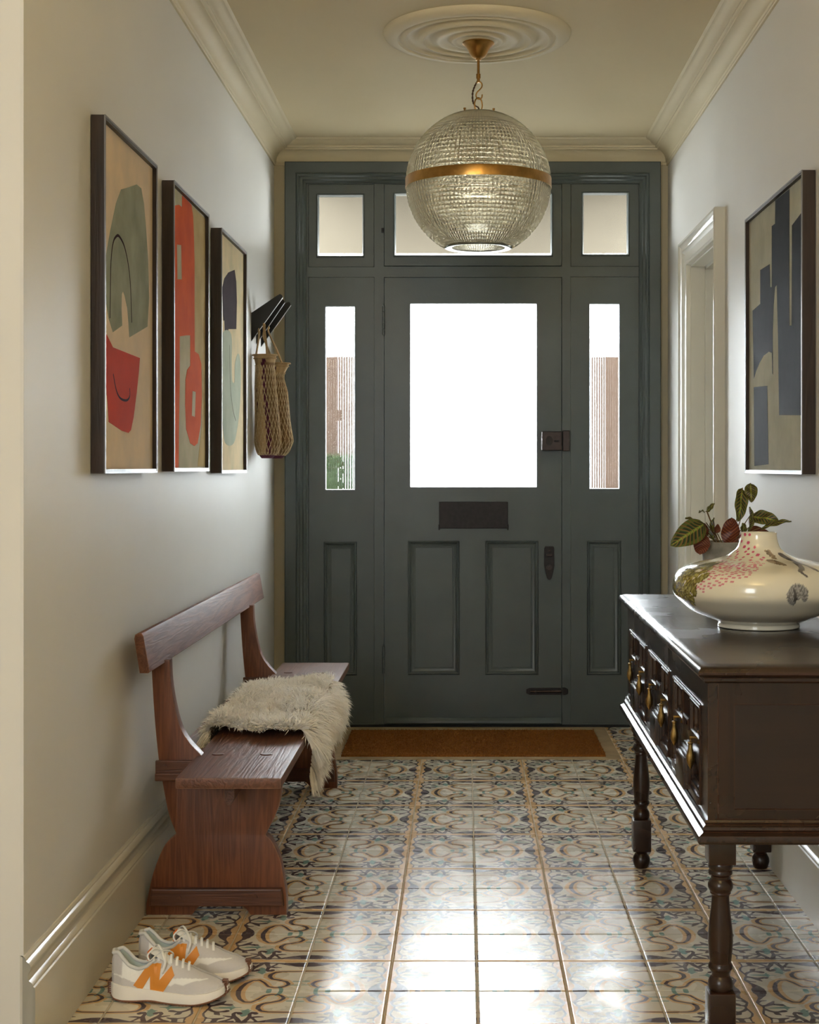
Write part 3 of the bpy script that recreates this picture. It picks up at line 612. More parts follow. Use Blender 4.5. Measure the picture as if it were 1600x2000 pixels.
# ------------------------------------------------------------------ ceiling rose and pendant lamp
LX, LY = 0.046, 4.97
bm = BM(); rp = [(0.318, 0), (0.316, -0.006), (0.306, -0.014), (0.286, -0.020), (0.270, -0.022), (0.266, -0.017), (0.258, -0.016), (0.253, -0.019), (0.243, -0.020), (0.236, -0.013), (0.218, -0.010), (0.206, -0.013), (0.200, -0.021), (0.192, -0.024), (0.182, -0.023), (0.176, -0.016), (0.160, -0.013), (0.148, -0.016), (0.140, -0.024), (0.126, -0.026), (0.116, -0.020), (0.104, -0.018), (0.096, -0.022), (0.090, -0.028), (0.080, -0.030), (0.074, -0.026), (0.066, -0.026), (0.060, -0.030), (0.0005, -0.031)]
lathe(bm, [(r, z*1.0-0.2*abs(z)*math.sin(r*95)**2*(r > 0.10)) for r, z in rp], (LX-0.004, LY, ZC), 96, False, True); bmesh.ops.recalc_face_normals(bm, faces=bm.faces)
build('ceiling_rose', bm, M['plaster'], smooth=0.9, label='round moulded plaster ceiling rose above the pendant lamp', cat='ceiling rose', kind='thing')
t = empty('pendant_lamp', (LX, LY, ZC-0.031), label='ribbed prismatic glass globe pendant with brass band hanging from the ceiling rose', cat='pendant lamp')
bm = BM(); lathe(bm, [(0.054, 2.604), (0.0545, 2.600), (0.050, 2.597), (0.042, 2.590), (0.034, 2.578), (0.029, 2.566), (0.022, 2.557), (0.014, 2.552), (0.005, 2.550)], (LX, LY, 0), 40); build('ceiling_cup', bm, M['brass'], t, smooth=0.8)
bm = BM(); lathe(bm, [(0.009, 2.552), (0.009, 2.546), (0.0045, 2.545), (0.0045, 2.500), (0.0075, 2.499), (0.0075, 2.484), (0.005, 2.483), (0.005, 2.470)], (LX, LY, 0), 20); build('rod', bm, M['brass'], t, smooth=0.6)
bm = BM()
S = [(-0.006, 2.468), (-0.002, 2.474), (0.006, 2.473), (0.012, 2.465), (0.011, 2.455), (0.004, 2.446), (-0.004, 2.438), (-0.008, 2.428), (-0.005, 2.418), (0.003, 2.414), (0.011, 2.419), (0.013, 2.430)]
tube(bm, [(LX+a, LY, z) for a, z in smooth_poly(S, 4, False)], 0.0024, 8)
build('s_hook', bm, M['brass'], t, smooth=1)
bm = BM(); tube(bm, [(LX+0.013*math.cos(a), LY+0.006*math.cos(a), 2.395+0.024*math.sin(a)) for a in [2*PI*i/28 for i in range(28)]], 0.0024, 8, closed=True); build('ring', bm, M['brass'], t, smooth=1)
bm = BM(); pts = smooth_poly([(-0.003, 2.478), (-0.012, 2.462), (-0.019, 2.440), (-0.019, 2.412), (-0.012, 2.396), (0.0, 2.388), (0.002, 2.372)], 8, False)
for ph in (0, PI): tube(bm, [(LX+a+0.0018*math.cos(i*0.9+ph), LY+0.012+0.0018*math.sin(i*0.9+ph), z) for i, (a, z) in enumerate(pts)], 0.0017, 6)
M['flex'] = mat('brown_flex', (0.07, 0.03, 0.012), 0.8)
build('flex', bm, M['flex'], t, smooth=1)
RG, CZ = 0.241, 2.128
ZT, ZB = 2.362, 1.915
def globe_r(z): return math.sqrt(max(RG*RG-(z-CZ)**2, 0))
M['prism'] = glass_mat('prismatic_glass', (0.90, 0.875, 0.80), 0.20, 0.01, 0.11)
def half(t, za, zb, name):
    """prismatic shell: vertical flutes outside crossed by horizontal steps"""
    NL, per, rows, pr = 108, 8, max(4, round(abs(zb-za)/0.0112)), 6
    nl = NL*per; nv = rows*pr; ang = np.arange(nl)/nl*2*PI
    aa = math.asin((za-CZ)/RG); ab = math.asin((zb-CZ)/RG)
    verts = []; faces = []
    fl = np.abs(np.sin(PI*np.arange(nl)/per))
    for j in range(nv+1):
        a = aa+(ab-aa)*j/nv; st = abs(math.sin(PI*j/pr)); rr = RG*math.cos(a); zz = CZ+RG*math.sin(a)
        d = 0.0030*fl+0.0026*st
        r2 = rr+d*math.cos(a); z2 = zz+d*math.sin(a)
        verts.append(np.stack([r2*np.cos(ang), r2*np.sin(ang), z2], -1))
    base = (nv+1)*nl
    for j in range(17):
        a = aa+(ab-aa)*j/16; rr = (RG-0.004)*math.cos(a); zz = CZ+(RG-0.004)*math.sin(a)
        verts.append(np.stack([rr*np.cos(ang), rr*np.sin(ang), np.full(nl, zz)], -1))
    V = np.concatenate(verts); V[:, 2] -= (ZC-0.031)
    def grid(b, n, flip):
        i = np.arange(nl); i2 = (i+1) % nl; out = []
        for j in range(n):
            q = np.stack([b+j*nl+i, b+j*nl+i2, b+(j+1)*nl+i2, b+(j+1)*nl+i], -1); out.append(q[:, ::-1] if flip else q)
        return out
    up = zb > za
    F = grid(0, nv, not up)+grid(base, 16, up)
    i = np.arange(nl); i2 = (i+1) % nl
    for A, B, fl_ in ((0, base, up), (nv*nl, base+16*nl, not up)):
        q = np.stack([A+i, A+i2, B+i2, B+i], -1); F.append(q[:, ::-1] if fl_ else q)
    me = bpy.data.meshes.new(name); me.from_pydata(V.tolist(), [], np.concatenate(F).tolist()); me.update(); me.materials.append(M['prism'])
    return link(name, me, t)
half(t, CZ+0.012, ZT, 'upper_glass'); half(t, CZ-0.012, ZB, 'lower_glass')
bm = BM(); lathe(bm, [(RG+0.0045, CZ-0.016), (RG+0.006, CZ-0.017), (RG+0.0065, CZ-0.014), (RG+0.0065, CZ+0.014), (RG+0.006, CZ+0.017), (RG+0.0045, CZ+0.016), (RG+0.0035, CZ+0.012), (RG+0.0035, CZ-0.012)], (LX, LY, 0), 96, False, False)
for f in list(bm.faces): pass
build('band', bm, M['brass'], t, smooth=0.6)
rb = globe_r(ZB); rt_ = globe_r(ZT)
M['clear_rim'] = glass_mat('clear_glass', (0.62, 0.63, 0.60), 0.10, 0.0, 0.10)
bm = BM(); lathe(bm, [(rb+0.001, ZB+0.004), (rb+0.002, ZB-0.004), (rb-0.004, ZB-0.007), (rb-0.022, ZB-0.004), (rb-0.022, ZB-0.001), (rb-0.004, ZB+0.002)], (LX, LY, 0), 64, False, False)
for f in bm.faces: pass
build('glass_rim', bm, M['clear_rim'], t, smooth=1)
bm = BM(); lathe(bm, [(rt_+0.001, ZT), (rt_+0.001, ZT+0.004), (rt_-0.008, ZT+0.006), (0.012, ZT+0.007), (0.008, ZT+0.014), (0.003, ZT+0.016)], (LX, LY, 0), 64, False, True)
build('top_plate', bm, M['clear_rim'], t, smooth=0.6)
for an in (math.radians(215), math.radians(335), math.radians(95)):
    bm = BM(); x, y = LX+rt_*0.98*math.cos(an), LY+rt_*0.98*math.sin(an); tube(bm, [(x, y, ZT), (x, y, ZT+0.012)], 0.003, 8); tube(bm, [(x, y, ZT+0.010), (x, y, ZT+0.015)], 0.0045, 8); build('screw', bm, M['brass'], t)
bm = BM(); lathe(bm, [(0.016, ZT), (0.018, ZT-0.03), (0.018, ZT-0.075), (0.014, ZT-0.08)], (LX, LY, 0), 24); build('lamp_holder', bm, M['brass'], t, smooth=0.6)
M['bulb'] = mat('opal_bulb', (0.75, 0.70, 0.6), 0.25)
bm = BM(); lathe(bm, [(0.012, ZT-0.08), (0.016, ZT-0.095), (0.026, ZT-0.12), (0.030, ZT-0.14), (0.027, ZT-0.158), (0.016, ZT-0.170), (0.002, ZT-0.174)], (LX, LY, 0), 24); build('bulb', bm, M['bulb'], t, smooth=1)

# ------------------------------------------------------------------ framed pictures
def canvas_mat(name, c, c2):
    return mat(name, c, 0.95, c2=c2, noise_scale=9, bump=0.1, bump_scale=300, spec=0.08)
M['canvas_a'] = canvas_mat('print_paper_warm', (0.72, 0.56, 0.38), (0.62, 0.50, 0.36))
M['canvas_b'] = canvas_mat('print_paper_olive', (0.42, 0.38, 0.25), (0.50, 0.44, 0.30))
M['canvas_c'] = canvas_mat('print_paper_sand', (0.70, 0.56, 0.35), (0.55, 0.48, 0.31))
M['canvas_d'] = canvas_mat('print_paper_grey', (0.44, 0.42, 0.32), (0.36, 0.35, 0.265))
M['ink_green'] = canvas_mat('ink_sage', (0.235, 0.25, 0.18), (0.32, 0.33, 0.24))
M['ink_pale'] = canvas_mat('ink_pale_green', (0.35, 0.39, 0.30), (0.43, 0.46, 0.36))
M['ink_red'] = canvas_mat('ink_red', (0.52, 0.055, 0.02), (0.44, 0.05, 0.02))
M['ink_orange'] = canvas_mat('ink_orange', (0.62, 0.105, 0.022), (0.52, 0.08, 0.018))
M['ink_gold'] = canvas_mat('ink_ochre', (0.42, 0.31, 0.13), (0.5, 0.38, 0.18))
M['ink_plum'] = canvas_mat('ink_plum', (0.028, 0.014, 0.018), (0.04, 0.02, 0.024))
M['ink_black'] = mat('ink_charcoal', (0.014, 0.013, 0.014), 0.75, spec=0.05, noise_amt=0.2, noise_scale=30, bump=0.1, bump_scale=200)
def picture(side, y0, y1, z0, z1, face, wallx, canvas, inks, lab):
    s = 1 if side == 'L' else -1            # outward direction from the wall
    t = empty('framed_print', (wallx, (y0+y1)/2, z0), label=lab, cat='picture', group=None)
    w = 0.010; rec = 0.012
    fn = lambda u, v, d: Vector((face-s*d, u, v))
    bm = BM(); slab_holes(bm, (y0, y1), (z0, z1), [(y0+w, y1-w, z0+w, z1-w)], YZ, wallx+s*0.002, face-s*0.0012); build('frame', bm, M['frame'], t)
    bm = BM(); slab_holes(bm, (y0-0.0005, y1+0.0005), (z0-0.0005, z1+0.0005), [(y0+0.004, y1-0.004, z0+0.004, z1-0.004)], YZ, face-s*0.003, face); build('frame_edge', bm, M['silver'], t, label='thin silvery front edge')
    bm = BM(); box(bm, *sorted((wallx+s*0.004, face-s*rec)), y0+w, y1-w, z0+w, z1-w); cv = build('print', bm, canvas, t)
    for k, (pts, m, sm, thick) in enumerate(inks):
        bm = BM(); d0 = rec-0.0005-0.0002*k
        if thick:
            P = [Vector((face-s*(d0), u, v)) for u, v in smooth_poly(pts, 4, False)]
            tube(bm, P, thick, 4, flat=1)
            for v in bm.verts: v.co.x = face-s*(d0+ (0.0002 if abs(v.co.x-(face-s*d0)) < 1e-9 else 0))
        else:
            pp = smooth_poly(pts, 4) if sm else pts
            pp = [(min(max(u, y0+w+0.001), y1-w-0.001), min(max(v, z0+w+0.001), z1-w-0.001)) for u, v in pp]
            prism(bm, pp, YZ, face-s*rec, face-s*d0)
        bmesh.ops.triangulate(bm, faces=[f for f in bm.faces if len(f.verts) > 4])
        build('ink_shape', bm, m, cv)
g1 = [(3.754, 1.892), (3.807, 1.892), (3.839, 1.858), (3.864, 1.798), (3.89, 1.715), (3.902, 1.619), (3.882, 1.541), (3.673, 1.494), (3.662, 1.53), (3.65, 1.564), (3.621, 1.592), (3.604, 1.601), (3.591, 1.593), (3.588, 1.558), (3.595, 1.516), (3.5, 1.491), (3.459, 1.52), (3.419, 1.573), (3.403, 1.609), (3.429, 1.66), (3.479, 1.735), (3.531, 1.803), (3.584, 1.847), (3.662, 1.867)]
r1 = [(3.437, 1.481), (3.5, 1.455), (3.79, 1.451), (3.778, 1.415), (3.754, 1.361), (3.719, 1.297), (3.689, 1.263), (3.662, 1.255), (3.595, 1.258), (3.459, 1.276), (3.449, 1.317), (3.429, 1.373), (3.405, 1.419)]
l1 = [(3.469, 1.521), (3.473, 1.584), (3.479, 1.657), (3.5, 1.704), (3.531, 1.724), (3.563, 1.729), (3.617, 1.712), (3.662, 1.668), (3.684, 1.614), (3.696, 1.533)]
l1b = [(3.5, 1.392), (3.531, 1.355), (3.573, 1.337), (3.639, 1.335), (3.673, 1.347), (3.673, 1.367)]
o2 = [(4.201, 1.911), (4.237, 1.924), (4.298, 1.937), (4.346, 1.939), (4.346, 1.973), (4.427, 1.975), (4.494, 1.972), (4.521, 1.942), (4.535, 1.881), (4.545, 1.807), (4.545, 1.68), (4.549, 1.528), (4.616, 1.524), (4.663, 1.498), (4.671, 1.395), (4.652, 1.303), (4.598, 1.244), (4.545, 1.235), (4.477, 1.242), (4.41, 1.284), (4.394, 1.357), (4.4, 1.431), (4.427, 1.463), (4.477, 1.479), (4.477, 1.571), (4.41, 1.565), (4.308, 1.553), (4.308, 1.413), (4.298, 1.293), (4.292, 1.164), (4.213, 1.164), (4.219, 1.408), (4.222, 1.62), (4.195, 1.62)]
h2 = [(4.267, 1.816), (4.33, 1.824), (4.339, 1.724), (4.274, 1.716)]
h2b = [(4.511, 1.403), (4.563, 1.403), (4.549, 1.325), (4.5, 1.327)]
gold2 = [(4.50, 1.97), (4.735, 1.969), (4.735, 1.173), (4.60, 1.172), (4.671, 1.303), (4.671, 1.486), (4.616, 1.524), (4.50, 1.535)]
p3 = [(5.32, 1.884), (5.358, 1.846), (5.373, 1.773), (5.358, 1.673), (5.18, 1.656), (5.158, 1.605), (5.105, 1.606), (5.096, 1.678), (5.07, 1.675), (5.053, 1.751), (5.048, 1.786), (5.092, 1.823), (5.18, 1.856)]
g3 = [(5.061, 1.632), (5.24, 1.643), (5.249, 1.54), (5.259, 1.482), (5.296, 1.473), (5.32, 1.485), (5.329, 1.545), (5.402, 1.587), (5.457, 1.554), (5.457, 1.432), (5.392, 1.324), (5.296, 1.255), (5.136, 1.249), (5.07, 1.287), (5.027, 1.412), (5.018, 1.523)]
l3 = [(5.203, 1.602), (5.217, 1.465), (5.273, 1.38), (5.344, 1.338)]
d4 = [(4.266, 1.869), (4.221, 1.869), (4.217, 1.936), (4.034, 1.933), (4.034, 1.558), (4.007, 1.556), (4.003, 1.828), (3.855, 1.848), (3.838, 1.34), (3.861, 1.341), (3.863, 1.306), (4.166, 1.317), (4.18, 1.533), (4.198, 1.69), (4.221, 1.687), (4.24, 1.636), (4.252, 1.559), (4.25, 1.437), (4.259, 1.442), (4.264, 1.501), (4.307, 1.508), (4.381, 1.502), (4.445, 1.484), (4.497, 1.462), (4.531, 1.441), (4.55, 1.654), (4.432, 1.662), (4.432, 1.764), (4.295, 1.763), (4.288, 1.695), (4.266, 1.692)]
d4b = [(4.531, 1.416), (4.329, 1.409), (4.312, 1.178), (4.521, 1.173)]
picture('L', 3.38, 3.954, 1.155, 1.981, -0.827, XL, M['canvas_a'], [(g1, M['ink_green'], 0, 0), (r1, M['ink_red'], 0, 0), (l1, M['ink_plum'], 0, 0.0035), (l1b, M['ink_plum'], 0, 0.003)], 'framed print of a sage green shape over a red block on the left wall')
picture('L', 4.175, 4.745, 1.157, 1.985, -0.825, XL, M['canvas_b'], [(gold2, M['ink_gold'], 0, 0), (o2, M['ink_orange'], 0, 0), (h2, M['canvas_b'], 0, 0), (h2b, M['canvas_b'], 0, 0)], 'framed abstract print of a bold orange figure, middle one on the left wall')
picture('L', 4.974, 5.544, 1.149, 1.980, -0.822, XL, M['canvas_c'], [(p3, M['ink_plum'], 0, 0), (g3, M['ink_pale'], 1, 0), (l3, M['ink_plum'], 0, 0.0022)], 'framed abstract print of a dark plum shape above a pale green hook shape')
picture('R', 3.838, 4.616, 1.151, 1.946, 0.880, XR, M['canvas_d'], [(d4, M['ink_black'], 0, 0), (d4b, M['ink_black'], 0, 0)], 'framed print of tall black blocks on grey hanging on the right wall')

# ------------------------------------------------------------------ wall hooks and net bags
def hook(y, k, lab):
    t = empty('coat_hook', (XL, y, 1.73), label=lab, cat='hook', group='black plate hooks beside the front door')
    tx = 0.126*k; pts = [(0, 1.678), (0, 1.792), (tx-0.022, 1.792+0.070*k), (tx-0.010, 1.792+0.076*k), (tx-0.002, 1.792+0.072*k), (tx, 1.792+0.062*k)]
    bm = BM(); prism(bm, [(XL+a, b) for a, b in pts], XZ, y, y+0.006); build('plate', bm, M['hook'], t)
    e0, e1 = Vector((0, 1.678)), Vector((tx, 1.792+0.062*k)); n = Vector((e1.y-e0.y, -(e1.x-e0.x))).normalized()*0.0016
    bm = BM(); q = [e0, e1, e1+n, e0+n]; prism(bm, [(XL+a[0]+0.0, a[1]) for a in q], XZ, y-0.0005, y+0.0065); build('bright_edge', bm, M['hook_edge'], t, label='silvery lower edge')
hook(5.93, 1.0, 'black angled plate hook holding the striped bag, the one nearest the pictures')
hook(6.07, 0.93, 'black angled plate hook between two others beside the front door')
hook(6.21, 1.0, 'black angled plate hook closest to the green door frame')
M['jute'] = attr_mat('knitted_jute', 'paint', 0.95, bump=0.9, bump_scale=420, noise_amt=0.25, nscale=260)
M['strap'] = mat('jute_strap', (0.42, 0.28, 0.13), 0.95, noise_amt=0.3, noise_scale=200, bump=0.8, bump_scale=500)
def smoothstep(a, b, x): t = np.clip((x-a)/(b-a), 0, 1); return t*t*(3-2*t)
def bag(cx, cy, ztop, zbot, prof, lab, hooky, slant=0.0, flip=1, seed=1):
    t = empty('net_bag', (cx, cy, zbot), label=lab, cat='bag', group='jute net bags hanging on the hooks')
    nu, nv = 96, 60
    def P(u, v, off=0.0):      # u round the bag, v 0 top -> 1 bottom
        a = 2*PI*u; hw = np.interp(v, prof[0], prof[1]); hd = np.interp(v, prof[0], prof[2]); xc = np.interp(v, prof[0], prof[3])
        fold = 0.10*math.sin(3*a+5*v)+0.07*math.sin(5*a-7*v+seed)*(1-v)
        x = cx+xc+(hw+off)*math.cos(a)*(1+fold*0.3); y = cy+(hd+off)*math.sin(a)*(1+fold)
        return Vector((max(x, XL+0.004), y, ztop+(zbot-ztop)*v))
    bm = BM(); rows = [[bm.verts.new(P(i/nu, j/nv)) for i in range(nu)] for j in range(nv+1)]
    for j in range(nv):
        for i in range(nu): bm.faces.new((rows[j][i], rows[j+1][i], rows[j+1][(i+1) % nu], rows[j][(i+1) % nu]))
    bm.faces.new(rows[nv][::-1])
    o = build('sack', bm, M['jute'], t, smooth=3.14)
    n = len(o.data.vertices); u = (np.arange(n) % nu)/nu; v = np.minimum((np.arange(n)//nu)/nv, 1)
    c = np.tile(np.array([0.20, 0.12, 0.055]), (n, 1)); pl = np.array([0.085, 0.012, 0.035])
    zig = 0.008*np.sign(np.sin(v*90))
    f0 = 0.74 if flip > 0 else 0.66
    solid = (((u-f0+0.5) % 1) < 0.5) if flip > 0 else (v < 0.12); c[solid | (v < 0.08)] = (0.43, 0.30, 0.15)
    st = (np.abs(((u-f0-0.05*v+zig+0.5) % 1)-0.5) < 0.030) & (v > 0.04)
    st2 = (np.abs(((u-f0+0.13+zig+0.5) % 1)-0.5) < 0.016) & (((v > 0.30) & (v < 0.36)) | ((v > 0.40) & (v < 0.56)))
    bt = (v > 0.95)
    c[st | st2 | bt] = pl
    ca = np.ones((n, 4), np.float32); ca[:, :3] = c
    at = o.data.color_attributes.new('paint', 'FLOAT_COLOR', 'POINT'); at.data.foreach_set('color', ca.ravel())
    bm = BM()                                   # knotted net cords over the sack
    K = 20
    for d in (1, -1):
        for k in range(K):
            pts = [P((k/K+d*0.34*j/34) % 1, 0.10+0.87*j/34, 0.0022) for j in range(35)]
            tube(bm, pts, 0.0014, 4)
    M.setdefault('cord', mat('pale_net_cord', (0.60, 0.46, 0.27), 0.9, noise_amt=0.3, noise_scale=150))
    build('netting', bm, M['cord'], t, kind='stuff')
    bm = BM(); rimp = [P(i/64, 0.004, 0.003) for i in range(64)]; tube(bm, rimp, 0.0035, 6, closed=True); tube(bm, [P(i/64, 0.035, 0.002) for i in range(64)], 0.0025, 6, closed=True); build('rim', bm, M['strap'], t, smooth=1)
    for a, hx in ((0.62, 0.030), (0.80, 0.052)):
        p0 = P(a, 0.01); hz = 1.678+hx*0.95
        top = Vector((XL+hx, hooky, hz))
        pts = [p0, p0.lerp(top, 0.5)+Vector((0.002, 0, 0)), Vector((top.x, hooky-0.006, hz-0.004)), Vector((top.x, hooky-0.005, hz+0.018)), Vector((top.x, hooky+0.012, hz+0.018)), Vector((top.x, hooky+0.013, hz-0.004)), P(1-a+0.02, 0.01)]
        bm = BM(); tube(bm, smooth_poly([tuple(p) for p in pts], 5, False), 0.0048, 6, flat=0.6); build('strap', bm, M['strap'], t, smooth=1)
pf1 = ([0, .05, .12, .3, .6, .85, .95, 1.0], [.046, .042, .036, .040, .046, .052, .040, .022], [.030, .030, .028, .032, .040, .045, .035, .018], [0, 0, 0, .002, .010, .014, .012, .010])
pf2 = ([0, .05, .14, .3, .6, .82, .93, 1.0], [.038, .034, .022, .034, .046, .056, .044, .020], [.030, .028, .022, .030, .040, .045, .036, .018], [0.012, .008, 0, .004, .004, .010, .004, .0])
bag(-0.810, 5.945, 1.624, 1.205, pf1, 'jute string bag with plum stripe hanging on the nearest hook', 5.93, flip=1, seed=1)
bag(-0.776, 6.085, 1.600, 1.205, pf2, 'looser jute net bag hanging behind the striped one by the door', 6.07, flip=-1, seed=4)

# ------------------------------------------------------------------ bench
t = empty('bench', (-0.62, 4.6, 0), label='worn pine settle bench with shaped board ends against the left wall', cat='bench')
slab_up = [(-0.7715, .6659), (-.7688, .6111), (-.7594, .5509), (-.7434, .4908), (-.7193, .4507), (-.6886, .4172)]
outl = smooth_poly(slab_up, 4, False)+[(-0.6886, 0.386), (-0.482, 0.386)]
outl += smooth_poly([(-.480, .3384), (-.4833, .2962), (-.4974, .2541), (-.5201, .2105)], 4, False)
outl += smooth_poly([(-.5185, .207), (-.5021, .1886), (-.4833, .1465), (-.474, .0997), (-.4666, .0529), (-.4653, .0)], 4, False)
outl += [(-.5589, 0.0)]+smooth_poly([(-.5620, .003), (-.5723, .0155), (-.591, .0295), (-.6191, .0362), (-.6425, .0450)], 3, False)+smooth_poly([(-.6430, .0445), (-.6659, .0362), (-.6846, .0268), (-.6986, .0175), (-.7110, .002)], 3, False)+[(-.7126, 0.0), (-.833, 0.0)]
outl += smooth_poly([(-.8320, .0295), (-.8203, .0857), (-.8062, .1324), (-.7828, .1839), (-.7540, .2100)], 4, False)
outl += smooth_poly([(-.7545, .2135), (-.7735, .2635), (-.7875, .3337), (-.7996, .4039), (-.8109, .5209), (-.8196, .6659)], 4, False)
for y in (3.836, 5.348):
    bm = BM(); prism(bm, outl, XZ, y, y+0.040, 0.0025); e = build('bench_end', bm, M['pine_v'], t, smooth=0.5)
    bm = BM(); prism(bm, [(-.8215, .027), (-.472, .027), (-.476, .073), (-.815, .073)], XZ, y-0.020, y+0.0005, 0.004); build('foot_batten', bm, M['pine_x'], e)
    bm = BM(); box(bm, -0.806, -0.50, y-0.020, y+0.0005, 0.353, 0.374, 0.003)
    box(bm, -0.806, -0.69, y-0.012, y+0.0005, 0.355, 0.405, 0.002); build('cleat', bm, M['pine_x'], e)
    for dx, dd, dz in ((-0.782, 0.016, 0.389), (-0.742, 0.024, 0.05), (-0.545, 0.024, 0.053)):
        bm = BM(); tube(bm, [(dx, y-dd, dz), (dx, y+0.001, dz)], 0.006, 10); build('dowel', bm, M['pine_x'], e)
bm = BM(); box(bm, -0.703, -0.4455, 3.563, 5.67, 0.388, 0.415, 0.005)
build('seat', bm, M['pine_y'], t, smooth=0.5)
bm = BM(); prism(bm, [(-0.8235, 0.742), (-0.8215, 0.752), (-0.813, 0.757), (-0.804, 0.756), (-0.799, 0.749), (-0.784, 0.660), (-0.789, 0.656), (-0.810, 0.656)], XZ, 3.655, 5.735, 0.004); build('back_rail', bm, M['pine_rail'], t, smooth=0.6)
bm = BM(); prism(bm, [(-0.606, 0.388), (-0.580, 0.388), (-0.580, 0.335), (-0.590, 0.318), (-0.598, 0.318), (-0.606, 0.330)], XZ, 3.70, 5.53, 0.002); build('stretcher', bm, M['pine_y'], t)
for y in (3.856, 5.388):
    for x in (-0.648, -0.521):
        bm = BM(); lathe(bm, [(0.016, 0.4135), (0.016, 0.4160), (0.0145, 0.4172)], (x, y, 0), 20)
        for v in bm.verts: v.co.y = y+(v.co.y-y)*0.8
        build('peg', bm, M['pine_x'], t)
bm = BM(); box(bm, -0.806, -0.69, 3.862, 5.36, 0.360, 0.382, 0.002); build('seat_support', bm, M['pine_y'], t)

# ------------------------------------------------------------------ sheepskin
M['hide'] = mat('sheepskin_hide', (0.55, 0.46, 0.34), 0.9, noise_amt=0.3, noise_scale=15)
M['fleece'] = mat('fleece_wool', (0.95, 0.92, 0.86), 0.8, c2=(0.90, 0.84, 0.74), noise_scale=9, sheen=0.3, spec=0.3)
t = empty('sheepskin', (-0.55, 4.58, 0.415), label='shaggy cream sheepskin draped over the bench seat', cat='sheepskin')
ZS = 0.418
def hide(a, b):
    """a 0..1 from the wall side over the seat and down the front; b 0..1 from near to far"""
    y = 4.11+(5.02-4.11)*b + 0.03*math.sin(a*7+1)*(1-2*b)
    L0, L1, L2 = 0.05, 0.285, 0.105+0.02*math.sin(b*9)+0.02*math.cos(b*5); tot = L0+L1+L2; s = a*tot
    wob = 0.016+0.012*mnoise.noise(Vector((a*4, b*6, 0)))+0.008*math.sin(b*11+a*3)
    if s < L0:
        q = (L0-s)/L0; x = -0.706-0.016*min(1, q*3); z = ZS+wob-0.045*q**1.5
    elif s < L0+L1:
        q = (s-L0)/L1; x = -0.706+0.262*q; z = ZS+wob*1.0
        if q > 0.93: z -= 0.010*((q-0.93)/0.07)**2
    else:
        q = (s-L0-L1); x = -0.444+0.022*min(1, q/0.03)-0.012*(q/0.1); z = ZS+0.004-q
        x += 0.006*math.sin(b*17)
    if b < 0.12: z += 0.0
    return Vector((x, y, z))
bm = BM(); na, nb = 44, 50
rows = [[bm.verts.new(hide(i/na, j/nb)) for j in range(nb+1)] for i in range(na+1)]
for i in range(na):
    for j in range(nb): bm.faces.new((rows[i][j], rows[i+1][j], rows[i+1][j+1], rows[i][j+1]))
build('hide', bm, M['hide'], t, smooth=3.14)
rf = np.random.RandomState(5); V = []; F = []; NF = 20000
for k in range(NF):
    if k < NF*0.84: a, b = rf.rand(), rf.rand()
    elif k < NF*0.92: a, b = rf.rand(), rf.rand()*0.04
    elif k < NF*0.95: a, b = 0.90+0.1*rf.rand(), rf.rand()
    else: a, b = rf.rand(), 1-rf.rand()*0.04
    p = hide(a, b); e = 0.01
    da = hide(min(a+e, 1), b)-hide(max(a-e, 0), b); db = hide(a, min(b+e, 1))-hide(a, max(b-e, 0))
    n = da.cross(db); n.normalize()
    if n.z < 0 and a < 0.8: n = -n
    if a > 0.75 and n.x < 0: n = -n
    da.normalize(); db.normalize()
    cl = mnoise.noise_vector(Vector((a*20, b*34, 3.0)))     # clumping direction
    d = n*0.75+da*(0.95*cl.x+0.15)+db*(1.2*cl.y-0.25)+Vector((rf.randn(), rf.randn(), rf.randn()))*0.16
    if b < 0.05: d += Vector((0, -0.7, -0.1))
    if b > 0.95: d += Vector((0, 0.6, 0))
    d.normalize(); Lh = 0.040*(0.7+0.6*rf.rand())
    if a > 0.70: d = (d+Vector((0.15, 0, -0.7))).normalized(); Lh *= 1.15
    if a > 0.93: Lh *= 0.95; d = (d+Vector((-0.1, 0, -0.8))).normalized()
    if a < 0.06: d = (d+Vector((-0.1, 0, -0.7))).normalized(); Lh *= 1.2
    side = d.cross(Vector((rf.randn(), rf.randn(), rf.randn()))); side.normalize(); w = 0.0016
    g_ = Vector((0, 0, -1)); bs = len(V)
    q = p-n*0.001
    for j, (tt, ww) in enumerate(((0, 1), (0.4, 0.9), (0.75, 0.6), (1.0, 0.0))):
        c = q+d*Lh*tt+g_*Lh*0.30*tt*tt+da*0.004*math.sin(tt*5+cl.z*6)
        if c.z < ZS-0.002 and c.x < -0.447 and c.x > -0.70: c.z = ZS-0.002+0.001*rf.rand()
        if ww > 0: V += [tuple(c-side*w*ww), tuple(c+side*w*ww)]
        else: V.append(tuple(c))
    F += [(bs, bs+1, bs+3, bs+2), (bs+2, bs+3, bs+5, bs+4), (bs+4, bs+5, bs+6)]
me = bpy.data.meshes.new('fleece'); off = Vector(ORG[t.name][0]); me.from_pydata([(a-off.x, b-off.y, c-off.z) for a, b, c in V], [], F); me.update(); me.materials.append(M['fleece'])
for p in me.polygons: p.use_smooth = True
link('fleece', me, t, kind='stuff')

